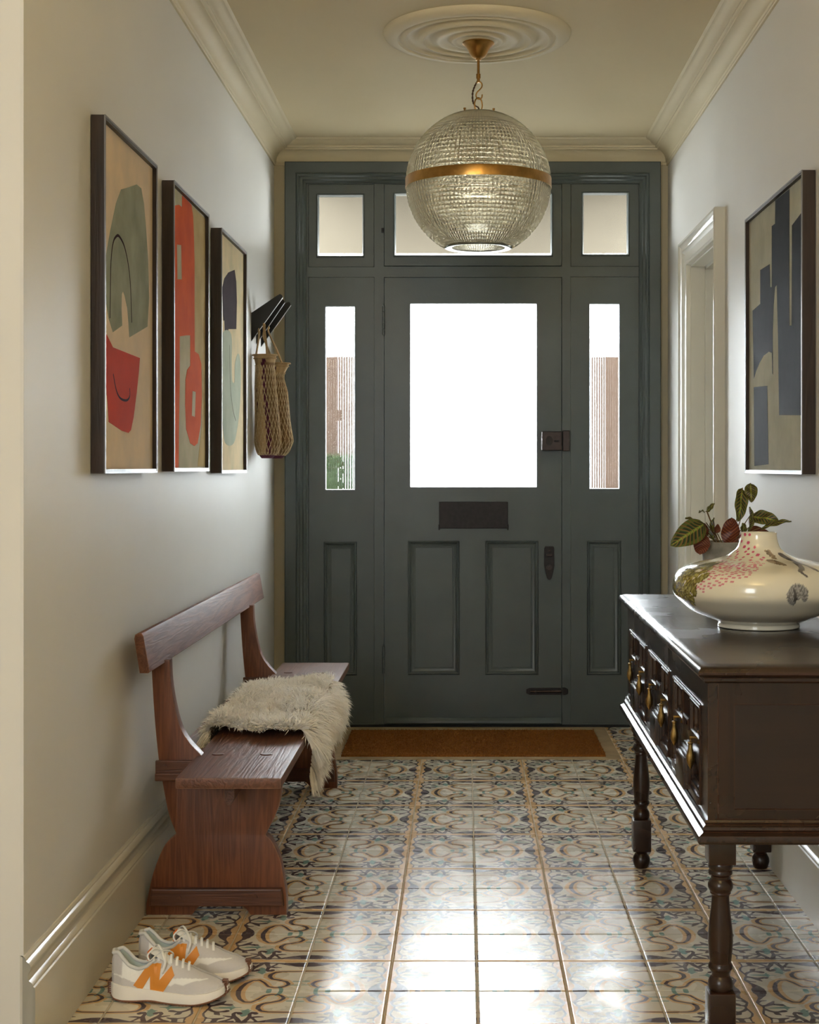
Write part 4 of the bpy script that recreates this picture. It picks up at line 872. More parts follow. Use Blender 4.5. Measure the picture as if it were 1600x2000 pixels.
# ------------------------------------------------------------------ sneakers
M['shoe'] = attr_mat('trainer_upper', 'paint', 0.75, noise_amt=0.04, bump=0.4, bump_scale=900, nscale=200)
M['midsole'] = mat('trainer_foam', (0.88, 0.84, 0.78), 0.6)
M['outsole'] = mat('gum_rubber', (0.22, 0.10, 0.055), 0.6)
M['lining'] = mat('pale_blue_lining', (0.55, 0.64, 0.64), 0.9)
M['lace'] = mat('white_lace', (0.86, 0.86, 0.84), 0.85, bump=0.5, bump_scale=800)
M['mono'] = mat('orange_leather', (0.72, 0.27, 0.03), 0.5)
M['tongue_tab'] = mat('orange_tab', (0.80, 0.19, 0.02), 0.6)
M['trim_beige'] = mat('collar_binding', (0.52, 0.46, 0.38), 0.8)
XSs = [0.0, .008, .03, .06, .10, .14, .17, .20, .225, .243, .252, .256]
HW = lambda x: float(np.interp(x, XSs, [.006, .018, .029, .031, .032, .037, .041, .041, .036, .026, .015, .004]))
BZ = lambda x: float(np.interp(x, [0, .03, .08, .13, .18, .22, .256], [.036, .034, .030, .026, .023, .026, .034]))
HZ = lambda x: float(np.interp(x, [0, .006, .018, .030, .045, .065, .085, .100, .112, .14, .17, .20, .225, .245, .256], [.084, .100, .104, .092, .076, .070, .076, .090, .096, .086, .076, .062, .054, .045, .037]))
def side_y(x, z):
    b, h, w = BZ(x), HZ(x), HW(x); q = min(max((z-b)/max(h-b, 1e-4), 0), 1)
    if x < 0.105: return w*(1-0.30*q**1.5)
    return w*math.sqrt(max(1-q**2.2, 0.0))
def shoe(loc, rz, lab, mir):
    t = empty('trainer', loc, rz, label=lab, cat='shoe', group='pair of trainers on the floor by the left wall')
    ORG[t.name] = (Vector((0, 0, 0)), 0)
    nx, nq = 84, 26; xs = [0.256*(1-math.cos(PI*i/nx))/2 for i in range(nx+1)]
    bm = BM(); rows = []; info = []
    for x in xs:
        row = []; b, h, w = BZ(x), HZ(x), HW(x); op = smoothstep(0.020, 0.028, np.array(x))*(1-smoothstep(0.100, 0.108, np.array(x))); op = float(op)
        for s in (-1, 1):
            rr = []
            for j in range(nq+1):
                q = j/nq; 
                if x < 0.105: z = b+(h-b)*q; y = w*(1-0.30*q**1.5)
                else: a_ = q*PI/2; z = b+(h-b)*math.sin(a_)**0.9; y = w*math.sqrt(max(1-((z-b)/(h-b))**2.2, 0))
                rr.append((s*y, z, q))
            row.append(rr)
        sec = row[0]+row[1][::-1]
        rows.append([bm.verts.new((x, y, z)) for y, z, q in sec]); info.append([(x, z, q, y) for y, z, q in sec])
    n = len(rows[0])
    for i in range(nx):
        for j in range(n-1):
            if j == nq and xs[i] > 0.006 and xs[i+1] < 0.106: continue    # foot opening
            bm.faces.new((rows[i][j], rows[i][j+1], rows[i+1][j+1], rows[i+1][j]))
    cols = []
    white = (.88, .88, .86); grey = (.62, .60, .60)
    for r_ in info:
        for x, z, q, y in r_:
            c = white
            if x < 0.030 and z > BZ(x)+0.022: c = grey
            if z < BZ(x)+0.020-0.25*max(x-0.02, 0)*0.9 and x < 0.075 and x > 0.0: c = grey
            tz = np.interp(x, [.115, .13, .15, .17, .19, .22, .24, .256], [.028, .036, .044, .044, .050, .052, .050, .06])
            tz2 = np.interp(x, [.115, .15, .18, .22, .235, .256], [.075, .060, .056, .053, .03, .03])
            if x > 0.125 and (z < tz or z > tz2): c = grey
            if 0.085 < x <= 0.125 and z > 0.074: c = grey
            if 0.125 < x < 0.165 and z > 0.056: c = grey
            cols.append((*c, 1))
    o = None
    me_bm = bm; me = bpy.data.meshes.new('upper'); bm.normal_update(); bm.to_mesh(me); bm.free(); me.materials.append(M['shoe'])
    at = me.color_attributes.new('paint', 'FLOAT_COLOR', 'POINT'); at.data.foreach_set('color', np.array(cols, np.float32).ravel())
    for p in me.polygons: p.use_smooth = True
    link('upper', me, t)
    # lining inside the opening
    bm = BM(); rr = []
    for x in [0.008+0.096*i/20 for i in range(21)]:
        h = HZ(x); w = HW(x)*0.70; row = []
        for k in range(13):
            q = k/12; yy = -w+2*w*q; zz = h-0.0005-(h-0.045)*math.sin(PI*q)**0.35
            row.append(bm.verts.new((x, yy, max(zz, 0.045) if 0 < k < 12 else h)))
        rr.append(row)
    for a, b in zip(rr, rr[1:]):
        for k in range(12): bm.faces.new((a[k], a[k+1], b[k+1], b[k]))
    lo = build('lining', bm, M['lining'], t, world_co=False, smooth=3.14)
    # collar binding
    bm = BM()
    L_ = [(x, -HW(x)*0.70, HZ(x)) for x in [0.006+0.098*i/16 for i in range(17)]]; Rr = [(x, -y, z) for x, y, z in L_[::-1]]
    for x in (0.006,): pass
    tube(bm, L_, 0.0042, 8); tube(bm, Rr, 0.0042, 8); tube(bm, [(0.006, -HW(.006)*0.7, HZ(.006)), (0.004, 0, HZ(.006)+0.003), (0.006, HW(.006)*0.7, HZ(.006))], 0.0045, 8)
    build('collar', bm, M['shoe'], t, world_co=False, smooth=1)
    cm = [o2_ for o2_ in t.children if o2_.name.startswith('collar')][0].data
    at = cm.color_attributes.new('paint', 'FLOAT_COLOR', 'POINT'); at.data.foreach_set('color', np.tile(np.array([.68, .68, .66, 1], np.float32), len(cm.vertices)))
    # tongue
    bm = BM(); rr = []
    for i in range(11):
        q = i/10; x = 0.090+0.05*q; z = 0.112-0.028*q; w = 0.020-0.002*q; rr.append([bm.verts.new((x+0.002*math.sin(k/8*PI), -w+2*w*k/8, z-0.006*(2*k/8-1)**2-(0.0 if dz_ == 0 else 0.004))) for dz_ in (0,) for k in range(9)])
    for a, b in zip(rr, rr[1:]):
        for k in range(8): bm.faces.new((a[k], a[k+1], b[k+1], b[k]))
    r0 = rr[0]; lowv = [bm.verts.new((v.co.x-0.002, v.co.y, v.co.z-0.03)) for v in r0]
    for k in range(8): bm.faces.new((lowv[k], lowv[k+1], r0[k+1], r0[k]))
    bmesh.ops.solidify(bm, geom=bm.faces[:], thickness=0.003)
    to = build('tongue', bm, M['lace'], t, world_co=False, smooth=1)
    bm = BM(); box(bm, 0.083, 0.088, -0.015, 0.015, 0.086, 0.106, 0.001); build('tongue_tab', bm, M['tongue_tab'], t, world_co=False, label='bright orange tongue tab')
    # laces
    for i in range(6):
        x = 0.106+0.0135*i; z = HZ(x)+0.003; w = 0.017
        bm = BM(); zz = lambda y: side_z(x, y)
        pts = [(x+0.004, -w, HZ(x)-0.006), (x+0.002, -w*0.6, z+0.001), (x, 0, z+0.003), (x-0.003, w*0.6, z+0.001), (x-0.006, w, HZ(x)-0.006)]
        tube(bm, smooth_poly(pts, 4, False), 0.0030, 6, flat=0.55); build('lace', bm, M['lace'], t, world_co=False, smooth=1)
    bm = BM()
    for s in (-1, 1):
        tube(bm, smooth_poly([(0.112, 0, 0.104), (0.100, s*0.012, 0.113), (0.088, s*0.026, 0.103), (0.094, s*0.030, 0.092), (0.104, s*0.018, 0.100), (0.112, 0, 0.105)], 5, False), 0.0026, 6, flat=0.6)
        tube(bm, smooth_poly([(0.112, 0, 0.104), (0.120, s*0.016, 0.100), (0.128, s*0.030, 0.088), (0.122, s*0.036, 0.066)], 5, False), 0.0026, 6, flat=0.6)
    build('lace_bow', bm, M['lace'], t, world_co=False, smooth=1)
    # letter N on the side(s): three bars laid on the upper
    def lx(cx): return (cx-105)*0.0001990
    def lz(cx, cy): return max(0.0, ((965+(cx-118)*0.067)-cy)*0.0001964-0.0035)
    bars = [[(392, 775), (487, 833), (640, 548), (555, 545)], [(555, 545), (578, 600), (712, 885), (585, 850)], [(628, 700), (712, 885), (855, 680), (805, 590)], [(555, 545), (695, 560), (688, 725), (585, 850)]]
    N_out = [(392, 775), (555, 545), (695, 560), (688, 725), (805, 590), (855, 680), (712, 885), (585, 850), (578, 685), (487, 833)]
    quads = [[(392, 775), (487, 833), (578, 685), (555, 545)], [(555, 545), (578, 685), (640, 700), (695, 560)], [(578, 685), (585, 850), (712, 885), (688, 725)], [(688, 725), (712, 885), (855, 680), (805, 590)]]
    quads[1] = [(555, 545), (578, 685), (688, 725), (695, 560)]
    for s in (-1, 1):
        bm = BM()
        for q in quads:
            P = [Vector((lx(a), lz(a, b))) for a, b in q]; g_ = 8
            V2 = [[None]*(g_+1) for _ in range(g_+1)]; W2 = [[None]*(g_+1) for _ in range(g_+1)]
            for i in range(g_+1):
                for j in range(g_+1):
                    u, v = i/g_, j/g_; p = (P[0]*(1-u)+P[1]*u)*(1-v)+(P[3]*(1-u)+P[2]*u)*v
                    z = min(p.y, HZ(p.x)-0.006) if p.x > 0.105 else min(p.y, HZ(p.x)-0.001); y = side_y(p.x, z)
                    V2[i][j] = bm.verts.new((p.x, s*(y+0.0017), z))
            for i in range(g_):
                for j in range(g_): bm.faces.new((V2[i][j], V2[i+1][j], V2[i+1][j+1], V2[i][j+1]))
        bmesh.ops.remove_doubles(bm, verts=bm.verts, dist=1e-5)
        build('letter_n', bm, M['mono'], t, world_co=False, smooth=0.9, label='orange leather letter N')
    # midsole and outsole
    def sole(z0f, z1f, grow, name, m):
        bm = BM(); n_ = 40; xs_ = [-0.004+0.266*(1-math.cos(PI*i/n_))/2 for i in range(n_+1)]
        w_ = lambda x: max(HW(min(max(x*0.985, 0), .256))+grow, 0.004) if 0 < x < .258 else 0.004+grow
        o_ = [(x, -w_(x)) for x in xs_]+[(x, w_(x)) for x in xs_[::-1]]
        lo_ = [bm.verts.new((x, y*0.99, z0f(x))) for x, y in o_]; mid = [bm.verts.new((x, y*1.02, (z0f(x)+z1f(x))/2)) for x, y in o_]; hi = [bm.verts.new((x, y*0.95, z1f(x))) for x, y in o_]
        k = len(o_)
        for A, B in ((lo_, mid), (mid, hi)):
            for i in range(k): bm.faces.new((A[i], A[(i+1) % k], B[(i+1) % k], B[i]))
        for Q in (lo_, hi):
            for i in range(n_): bm.faces.new((Q[i], Q[i+1], Q[k-2-i], Q[k-1-i])) if len({Q[i], Q[i+1], Q[k-2-i], Q[k-1-i]}) == 4 else None
        bmesh.ops.recalc_face_normals(bm, faces=bm.faces); return build(name, bm, m, t, world_co=False, smooth=0.7)
    spring = lambda x: 0.016*max(0, (x-0.19)/0.066)**1.6+0.006*max(0, (0.02-x)/0.02)**2+0.0035*math.exp(-((x-0.095)/0.03)**2)
    sole(lambda x: 0.004+spring(x), lambda x: BZ(min(max(x, 0), .256))+0.001, 0.006, 'midsole', M['midsole'])
    ob = sole(lambda x: 0.0015+spring(x), lambda x: 0.006+spring(x), 0.0065, 'outsole', M['outsole'])
    bm = BM()
    for i in range(34):
        x = 0.002+0.254*i/33
        for s in (-1, 1): y = s*(HW(min(x, .25))+0.004); box(bm, x-0.0022, x+0.0022, min(y, y-s*0.012), max(y, y-s*0.012), max(0.0, spring(x)-0.0), 0.003+spring(x))
    for i in range(7):
        z = 0.020+0.004*i; box(bm, 0.254-0.001*i, 0.2625-0.0005*i, -0.012+0.001*i, 0.012-0.001*i, z, z+0.0022); box(bm, -0.0075, 0.002, -0.012, 0.012, z-0.008, z-0.006)
    build('studs', bm, M['outsole'], t, world_co=False, kind='stuff')
    bm = BM(); lathe(bm, [(0.001, 0)], (0, 0, 0), 3, False, False); bm.free()
    # toe cap and heel wraps of gum rubber
    for x0, sx in ((0.2545, 1), (0.0005, -1)):
        bm = BM(); rr = []
        for k in range(9):
            y = -0.016+0.032*k/8; xo = x0-sx*(y/0.03)**2*0.012+sx*0.006; rr.append([bm.verts.new((xo+sx*dx, y, z)) for dx, z in ((0.0, 0.008+spring(x0)), (0.002, 0.02+spring(x0)*.6), (-0.002, 0.042))])
        for a, b in zip(rr, rr[1:]):
            for k in range(2): bm.faces.new((a[k], b[k], b[k+1], a[k+1]))
        bmesh.ops.solidify(bm, geom=bm.faces[:], thickness=0.002)
        build('toe_wrap' if sx > 0 else 'heel_wrap', bm, M['outsole'], t, world_co=False, smooth=1)
    return t
shoe((-0.778, 3.245, 0.0006), math.radians(-5.5), 'white and grey trainer with orange letter N, nearer of the pair', 1)
shoe((-0.748, 3.375, 0.0006), math.radians(-4.5), 'white and grey trainer partly hidden behind the other one', -1)

# ------------------------------------------------------------------ console table (own axes: x from the drawer face towards the wall, y along it)
TA = -0.0098
tb = empty('console_table', (0.4715, 2.85, 0), TA, label='dark carved oak console table on turned legs along the right wall', cat='table')
LT, WT = 1.535, 0.405
ob = dict(parent=tb, world_co=False)
def bx(name, a, m, bev=0.0015, par=None, **k):
    bm = BM(); box(bm, *a, bev); return build(name, bm, m, par or tb, world_co=False, **k)
# moulded top
tp = [(0.0, 0.768), (-0.010, 0.768), (-0.013, 0.771), (-0.020, 0.774), (-0.0225, 0.779), (-0.0225, 0.784), (-0.019, 0.789), (-0.012, 0.790)]
bm = BM(); prev = None
for off_, z in [(0.0, 0.752), (-0.006, 0.752), (-0.009, 0.756), (-0.009, 0.762), (-0.014, 0.765), (-0.021, 0.768), (-0.0240, 0.772), (-0.0240, 0.776), (-0.0215, 0.781), (-0.0165, 0.7855), (-0.009, 0.7887), (-0.0005, 0.790)]:
    e = -off_; cur = [bm.verts.new(p) for p in ((-e, -e*1.7, z), (WT+0.004, -e*1.7, z), (WT+0.004, LT+e*1.7, z), (-e, LT+e*1.7, z))]
    if prev:
        for i in range(4): bm.faces.new((prev[i], prev[(i+1) % 4], cur[(i+1) % 4], cur[i]))
    prev = cur
bm.faces.new(prev)
bm2 = bm
build('table_top', bm2, M['oak'], tb, world_co=False, smooth=0.5)
# lower moulding
bm = BM(); prev = None
for e, z in [(0.0, 0.486), (0.004, 0.486), (0.007, 0.482), (0.005, 0.477), (0.010, 0.473), (0.012, 0.468), (0.010, 0.464), (0.014, 0.461), (0.020, 0.458), (0.0225, 0.452), (0.0225, 0.447), (0.019, 0.442), (0.010, 0.4405), (0.0, 0.4405)]:
    cur = [bm.verts.new(p) for p in ((-e, -e, z), (WT+0.002, -e, z), (WT+0.002, LT+e, z), (-e, LT+e, z))]
    if prev:
        for i in range(4): bm.faces.new((prev[i], prev[(i+1) % 4], cur[(i+1) % 4], cur[i]))
    prev = cur
bm.faces.new(prev[::-1])
build('lower_moulding', bm, M['oak'], tb, world_co=False, smooth=0.5)
# carcass
D = [(0.085, 0.490), (0.570, 0.975), (1.055, 1.460)]
D = [(0.080, 0.495), (0.565, 0.975), (1.045, 1.455)]
bm = BM(); slab_holes(bm, (0, LT), (0.486, 0.752), [(a, b, 0.493, 0.697) for a, b in D], lambda u, v, d: Vector((d, u, v)), 0.0, 0.02); build('front_frame', bm, M['oak'], tb, world_co=False)
bx('case_back', (WT-0.02, WT, 0, LT, 0.486, 0.752), M['oak'])
for y0, s in ((0.0, 1), (LT, -1)):
    bm = BM(); Yf = lambda u, v, d: Vector((u, y0+s*d, v))
    slab_holes(bm, (0.0205, WT-0.0205), (0.486, 0.752), [(0.052, WT-0.05, 0.486+0.02, 0.709)], Yf, 0.0, 0.018)
    e = build('end_frame', bm, M['oak_v'], tb, world_co=False)
    bm = BM(); box(bm, 0.052, WT-0.05, min(y0+s*0.0015, y0+s*0.012), max(y0+s*0.0015, y0+s*0.012), 0.506, 0.7085, 0.001); build('end_panel', bm, M['oak_x'], tb, world_co=False)
    bm = BM(); box(bm, 0.053, WT-0.051, min(y0+s*0.0004, y0+s*0.010), max(y0+s*0.0004, y0+s*0.010), 0.7105, 0.7518, 0.001); build('end_rail', bm, M['oak_x'], tb, world_co=False)
bx('case_bottom', (0.02, WT-0.02, 0.02, LT-0.02, 0.486, 0.492), M['oak'])
def fmould(bm, r, w, h0, h1):
    """raised half-round moulding round rectangle; depth is -x"""
    ring_rect(bm, r, [(0, h0), (0, -h1), (w*0.25, -h1-0.0015), (w*0.6, -h1), (w*0.8, -h1+0.004), (w, h0)], lambda u, v, d: Vector((d, u, v)), cap=False)
def drawer(a, b):
    W = b-a; z0, z1 = 0.494, 0.696; H = z1-z0; FD = 0.013       # recessed field depth
    fb = BM(); box(fb, FD, FD+0.015, a+0.001, b-0.001, z0, z1)
    dr = build('drawer', fb, M['oak'], tb, world_co=False)
    S = lambda s: b-W*s                                        # s from far to near
    Z = lambda q: z0+H*q
    def piece(name, bm, m=M['oak']):
        bmesh.ops.recalc_face_normals(bm, faces=bm.faces); return build(name, bm, m, dr, world_co=False, smooth=0.35)
    bm = BM(); fmould(bm, (a+0.001, b-0.001, z0+0.001, z1-0.001), 0.010, FD, 0.003); piece('edge_moulding', bm)
    for s0, s1 in ((0.03, 0.37), (0.63, 0.97)):                 # upper raised rectangles with sunk centres
        bm = BM(); r = (S(s1), S(s0), Z(0.60), Z(0.965))
        ring_rect(bm, r, [(0, FD), (0, 0.0005), (0.003, -0.002), (0.007, -0.0015), (0.009, 0.004), (0.014, 0.006), (0.018, 0.0065), (0.020, 0.0115), (0.030, 0.0115)], lambda u, v, d: Vector((d, u, v)), cap=True); piece('raised_panel', bm)
    bm = BM(); tube(bm, [(FD-0.012, S(0.41), Z(0.60)), (FD-0.012, S(0.41), Z(0.70)), (FD-0.012, S(0.59), Z(0.70)), (FD-0.012, S(0.59), Z(0.60))], 0.005, 6); piece('tab_moulding', bm)
    # central cartouche outline
    c_ = [(0.10, 0.57), (0.14, 0.62), (0.22, 0.58), (0.37, 0.58), (0.63, 0.58), (0.78, 0.58), (0.86, 0.62), (0.90, 0.57), (0.90, 0.20), (0.70, 0.30), (0.66, 0.36), (0.34, 0.36), (0.30, 0.30), (0.10, 0.20)]
    bm = BM(); prism(bm, [(S(s), Z(q)) for s, q in c_], lambda u, v, d: Vector((d, u, v)), FD, FD-0.006, 0.002); piece('cartouche', bm)
    # stepped block at the foot
    for k, (ins, top, dep) in enumerate(((0.0, 0.40, 0.002), (0.012, 0.375, -0.005), (0.024, 0.35, -0.011), (0.034, 0.32, -0.016))):
        bm = BM(); box(bm, dep, FD, S(0.66-ins*0.7), S(0.34+ins*0.7), Z(0.0), Z(top), 0.0012); piece('foot_block', bm)
    for s0, s1 in ((0.02, 0.33), (0.67, 0.98)):                 # stepped mouldings at the foot
        for k, (q, dep) in enumerate(((0.17, 0.004), (0.12, -0.002), (0.07, -0.007))):
            bm = BM(); box(bm, dep, FD, S(s1), S(s0), Z(0.0), Z(q), 0.0012); piece('step_moulding', bm)
    for s in (0.015, 0.985):
        bm = BM(); box(bm, 0.002, FD, S(s)-0.004, S(s)+0.004, Z(0), Z(0.55), 0.001); piece('side_moulding', bm)
    # brass keyhole plate and two drop handles
    cy = S(0.5); bm = BM()
    prism(bm, [(cy-0.006, Z(.72)), (cy-0.010, Z(.78)), (cy-0.006, Z(.84)), (cy-0.009, Z(.88)), (cy, Z(.95)), (cy+0.009, Z(.88)), (cy+0.006, Z(.84)), (cy+0.010, Z(.78)), (cy+0.006, Z(.72)), (cy, Z(.68))], lambda u, v, d: Vector((d, u, v)), FD, FD-0.003); piece('keyhole_plate', bm, M['brass_dark'])
    for s in (0.2, 0.8):
        yy = S(s); bm = BM()
        prism(bm, [(yy+0.0085*math.cos(2*PI*i/16)*(1+.25*math.cos(4*2*PI*i/16)), Z(0.60)+0.011*math.sin(2*PI*i/16)*(1+.25*math.cos(4*2*PI*i/16))) for i in range(16)], lambda u, v, d: Vector((d, u, v)), FD-0.006, FD-0.009)
        tube(bm, [(FD-0.008, yy, Z(0.60)), (-0.010, yy, Z(0.60))], 0.003, 8); tube(bm, [(-0.007, yy, Z(0.60)), (-0.012, yy, Z(0.60))], 0.0035, 8)
        lathe(bm, [(0.0018, Z(0.59)), (0.0018, Z(0.56)), (0.0055, Z(0.553)), (0.0060, Z(0.545)), (0.0045, Z(0.53)), (0.0048, Z(0.49)), (0.0085, Z(0.42)), (0.0090, Z(0.37)), (0.0065, Z(0.33)), (0.003, Z(0.30)), (0.002, Z(0.285))], (-0.010, yy, 0), 14)
        piece('drop_handle', bm, M['brass_dark'])
for a, b in D: drawer(a, b)
# turned legs
def leg_mesh():
    bm = BM(); hb = 0.0265
    box(bm, -hb, hb, -hb, hb, 0.394, 0.4405, 0.002); box(bm, -hb, hb, -hb, hb, 0.050, 0.143, 0.004)
    P = [(.022, .396), (.0235, .392), (.0245, .386), (.022, .380), (.0235, .377), (.0235, .372), (.019, .368), (.0185, .362), (.0215, .358), (.0245, .352), (.0245, .345), (.022, .339), (.020, .337), (.0205, .334), (.0172, .330), (.0172, .322), (.0185, .305), (.0215, .280), (.0242, .255), (.0245, .240), (.0235, .222), (.0215, .205), (.0205, .198), (.0215, .196), (.0238, .192), (.0238, .187), (.021, .183), (.0175, .178), (.0172, .172), (.0215, .167), (.0240, .160), (.0245, .153), (.023, .146), (.020, .1425)]
    lathe(bm, P, (0, 0, 0), 32)
    lathe(bm, [(.0265*0.85, .050), (.019, .047), (.017, .043), (.020, .038), (.0245, .030), (.0255, .020), (.0225, .008), (.019, .001), (.018, 0.0)], (0, 0, 0), 32)
    return build('leg', bm, M['oak_v'], None, mesh_only=True, smooth=0.6)
LM = leg_mesh()
for x in (0.0265+0.004, WT-0.0265): 
    for y in (0.0265+0.010, LT-0.0265-0.065):
        o = link('leg', LM, tb); o.location = (x, y, 0)

# ------------------------------------------------------------------ vase
VX, VY, VZ = 0.698, 3.49, 0.7905
M['vase'] = attr_mat('printed_porcelain', 'paint', 0.16, coat=0.6, noise_amt=0.02)
vp = [(0.088, 0.0), (0.095, 0.001), (0.096, 0.004), (0.095, 0.009), (0.099, 0.0135), (0.125, 0.024), (0.157, 0.039), (0.181, 0.058), (0.198, 0.075), (0.203, 0.091), (0.1995, 0.114), (0.187, 0.134), (0.163, 0.146), (0.129, 0.1555), (0.097, 0.1625), (0.076, 0.170), (0.062, 0.178), (0.0505, 0.189), (0.0445, 0.206), (0.0428, 0.2175), (0.0430, 0.2245)]
vp = smooth_poly(vp, 7, False)
nU, nV = 560, len(vp); ang = np.arange(nU)/nU*2*PI
pr = np.array([p[0] for p in vp]); pz = np.array([p[1] for p in vp])
V = np.stack([pr[:, None]*np.cos(ang)[None], pr[:, None]*np.sin(ang)[None], np.repeat(pz[:, None], nU, 1)], -1).reshape(-1, 3)
inner = [(0.0412, 0.2238), (0.0405, 0.214), (0.0425, 0.204), (0.050, 0.188)]
Vi = np.concatenate([np.stack([r*np.cos(ang), r*np.sin(ang), np.full(nU, z)], -1) for r, z in inner]); V = np.vstack([V, Vi]); tot = nV+len(inner)
F = []; i = np.arange(nU); i2 = (i+1) % nU
for j in range(tot-1): F.append(np.stack([j*nU+i, j*nU+i2, (j+1)*nU+i2, (j+1)*nU+i], -1))
me = bpy.data.meshes.new('vase'); me.from_pydata(V.tolist(), [], np.concatenate(F).tolist()+[list(range(nU))[::-1]]); me.update()
C = np.tile(np.array([0.74, 0.70, 0.57]), (len(V), 1))
# printed motifs placed by azimuth (degrees, 270 faces the hall end) and height
AZ = np.degrees(np.arctan2(V[:, 1], V[:, 0])) % 360; HT = V[:, 2]; RR = np.hypot(V[:, 0], V[:, 1])
# unrolled arc length along the profile
al = np.concatenate([[0], np.cumsum(np.hypot(np.diff(pr), np.diff(pz)))]); AL = np.concatenate([np.repeat(al, nU), np.repeat(al[-1]+0.01, nU*len(inner))])
def alh(h): k = int(np.argmin(np.abs(pz-h))); return al[k]
def motif(az, s):   # local flat coords in metres round (az, arc s)
    dx = (((AZ-az+180) % 360)-180)*PI/180*RR; return dx, AL-s
ok = (HT > 0.006) & (AL <= al[-1])
rv = random.Random(21)
def az_of(px, py):   # where the motif sits, seen from the hall
    z = 0.2245-(py-1040)*0.001216+0.0; return z
def dot(az, s, r, colr, ex=1.0, rot=0.0, soft=None):
    dx, ds = motif(az, s); c, s_ = math.cos(rot), math.sin(rot); X_ = dx*c+ds*s_; Y_ = -dx*s_+ds*c
    m_ = ok & ((X_/ex)**2+Y_**2 < r*r); C[m_] = colr; return m_
pink = (0.55, 0.075, 0.16)
# spray of pink petals from the neck spreading over the left shoulder
Zt_ = [.095, .11, .126, .14, .155, .165, .18, .195, .215]
Lo = [214, 214, 219, 212, 205, 202, 197, 185, 182]; Hi = [222, 232, 247, 256, 262, 264, 262, 246, 232]
for k in range(900):
    z = rv.choice((rv.uniform(.095, .16), rv.uniform(.105, .165), rv.uniform(.16, .221)))
    a0, a1 = np.interp(z, Zt_, Lo), np.interp(z, Zt_, Hi); az = rv.uniform(a0, a1)
    if z > .16: rr_, ex = 0.0030+0.0012*rv.random(), 1.1
    else: rr_, ex = 0.0019+0.0006*rv.random(), 1.9
    dx, ds = motif(az, alh(z)); near = ok & (np.hypot(dx/1.35, ds) < rr_*2.15)
    if np.any(np.abs(C[near][:, 0]-pink[0]) < 1e-6): continue
    dot(az, alh(z), rr_, pink, ex, rv.uniform(-.2, .5))
for az, z in ((267, .169), (258, .176), (262, .166), (270, .162), (264, .158)): dot(az, alh(z), .0035, pink, 1.2)
# cluster of olive grapes at the far left
GZ = [.044, .060, .075, .088, .104, .12, .137, .155]; GL = [186, 180, 178, 178, 178, 178, 186, 200]; GH = [193, 205, 210, 214, 215, 217, 222, 214]
for k in range(260):
    z = .158-.112*(k/260)**0.9; az = rv.uniform(np.interp(z, GZ, GL), np.interp(z, GZ, GH)); s = alh(z)
    tone = rv.uniform(0.55, 1.3); rg = 0.0085*rv.uniform(0.7, 1.1)
    dot(az, s, rg, (0.10*tone, 0.075*tone, 0.018*tone)); dot(az, s, rg*0.86, (0.25*tone, 0.215*tone, 0.045*tone))
    dot(az+0.8, s+0.0015, rg*0.45, (0.38*tone, 0.34*tone, 0.10*tone))
# brown shell and leaf
for k in range(60):
    q = rv.random(); t_ = rv.uniform(.5, 1.3); dot(280+7*q+rv.gauss(0, 2.2), alh(.183-.017*q)+rv.gauss(0, .002), .0036, (0.34*t_, 0.25*t_, 0.16*t_))
for k in range(46):
    q = k/45; t_ = rv.uniform(.6, 1.3); dot(273+13*q, alh(.164-.009*q)+rv.gauss(0, .0015), 0.0095*math.sin(PI*(0.12+0.8*q)), (0.19*t_, 0.095*t_, 0.02*t_), 1.3)
# dark grey branching figure on the right shoulder
for k in range(60):
    q = k/59; dot(310-1.5*q, alh(.1745-.033*q), 0.0078-0.0048*q+0.0015*math.sin(q*9), (0.10, 0.085, 0.08), 1.2)
for k in range(30):
    q = k/29; dot(305-14*q, alh(.158-.016*q)+0.0015*math.sin(q*8), 0.0080-0.003*q, (0.10, 0.085, 0.08))
for k in range(14):
    q = k/13; dot(291+2*q, alh(.143-.011*q), 0.0045-0.0015*q, (0.10, 0.085, 0.08))
# grey fan-tailed peacock
pz_, paz = alh(0.0905), 284.0
dx, ds = motif(paz, pz_); rr = np.hypot(dx, ds); th = np.arctan2(ds, dx)
fan = ok & (rr < 0.0265+0.0014*np.sin(th*38)) & ~((th < -0.75) & (th > -1.75) & (rr > 0.010))
ln = 0.15+0.17*(np.sin(th*46) > 0.1)*1.0; ln = ln+0.09*(np.sin(rr*1500) > 0.5)
C[fan] = np.stack([ln, ln*0.97, ln*0.92], -1)[fan]
for k in range(12): dot(paz-2.2+0.1*k, pz_+0.012-0.0030*k, 0.0016+0.0004*k*(k < 8), (0.07, 0.065, 0.06))
for k in range(5): dot(paz+0.5, pz_-0.022-0.0018*k, 0.0010, (0.08, 0.07, 0.06)); dot(paz+3, pz_-0.018-0.0016*k, 0.0010, (0.08, 0.07, 0.06))
ca = np.ones((len(V), 4), np.float32); ca[:, :3] = C
at = me.color_attributes.new('paint', 'FLOAT_COLOR', 'POINT'); at.data.foreach_set('color', ca.ravel())
me.materials.append(M['vase'])
for p in me.polygons: p.use_smooth = True
vo = link('vase', me, None, label='wide squat cream porcelain vase with printed pink petals on the console table', cat='vase'); vo.location = (VX, VY, VZ)

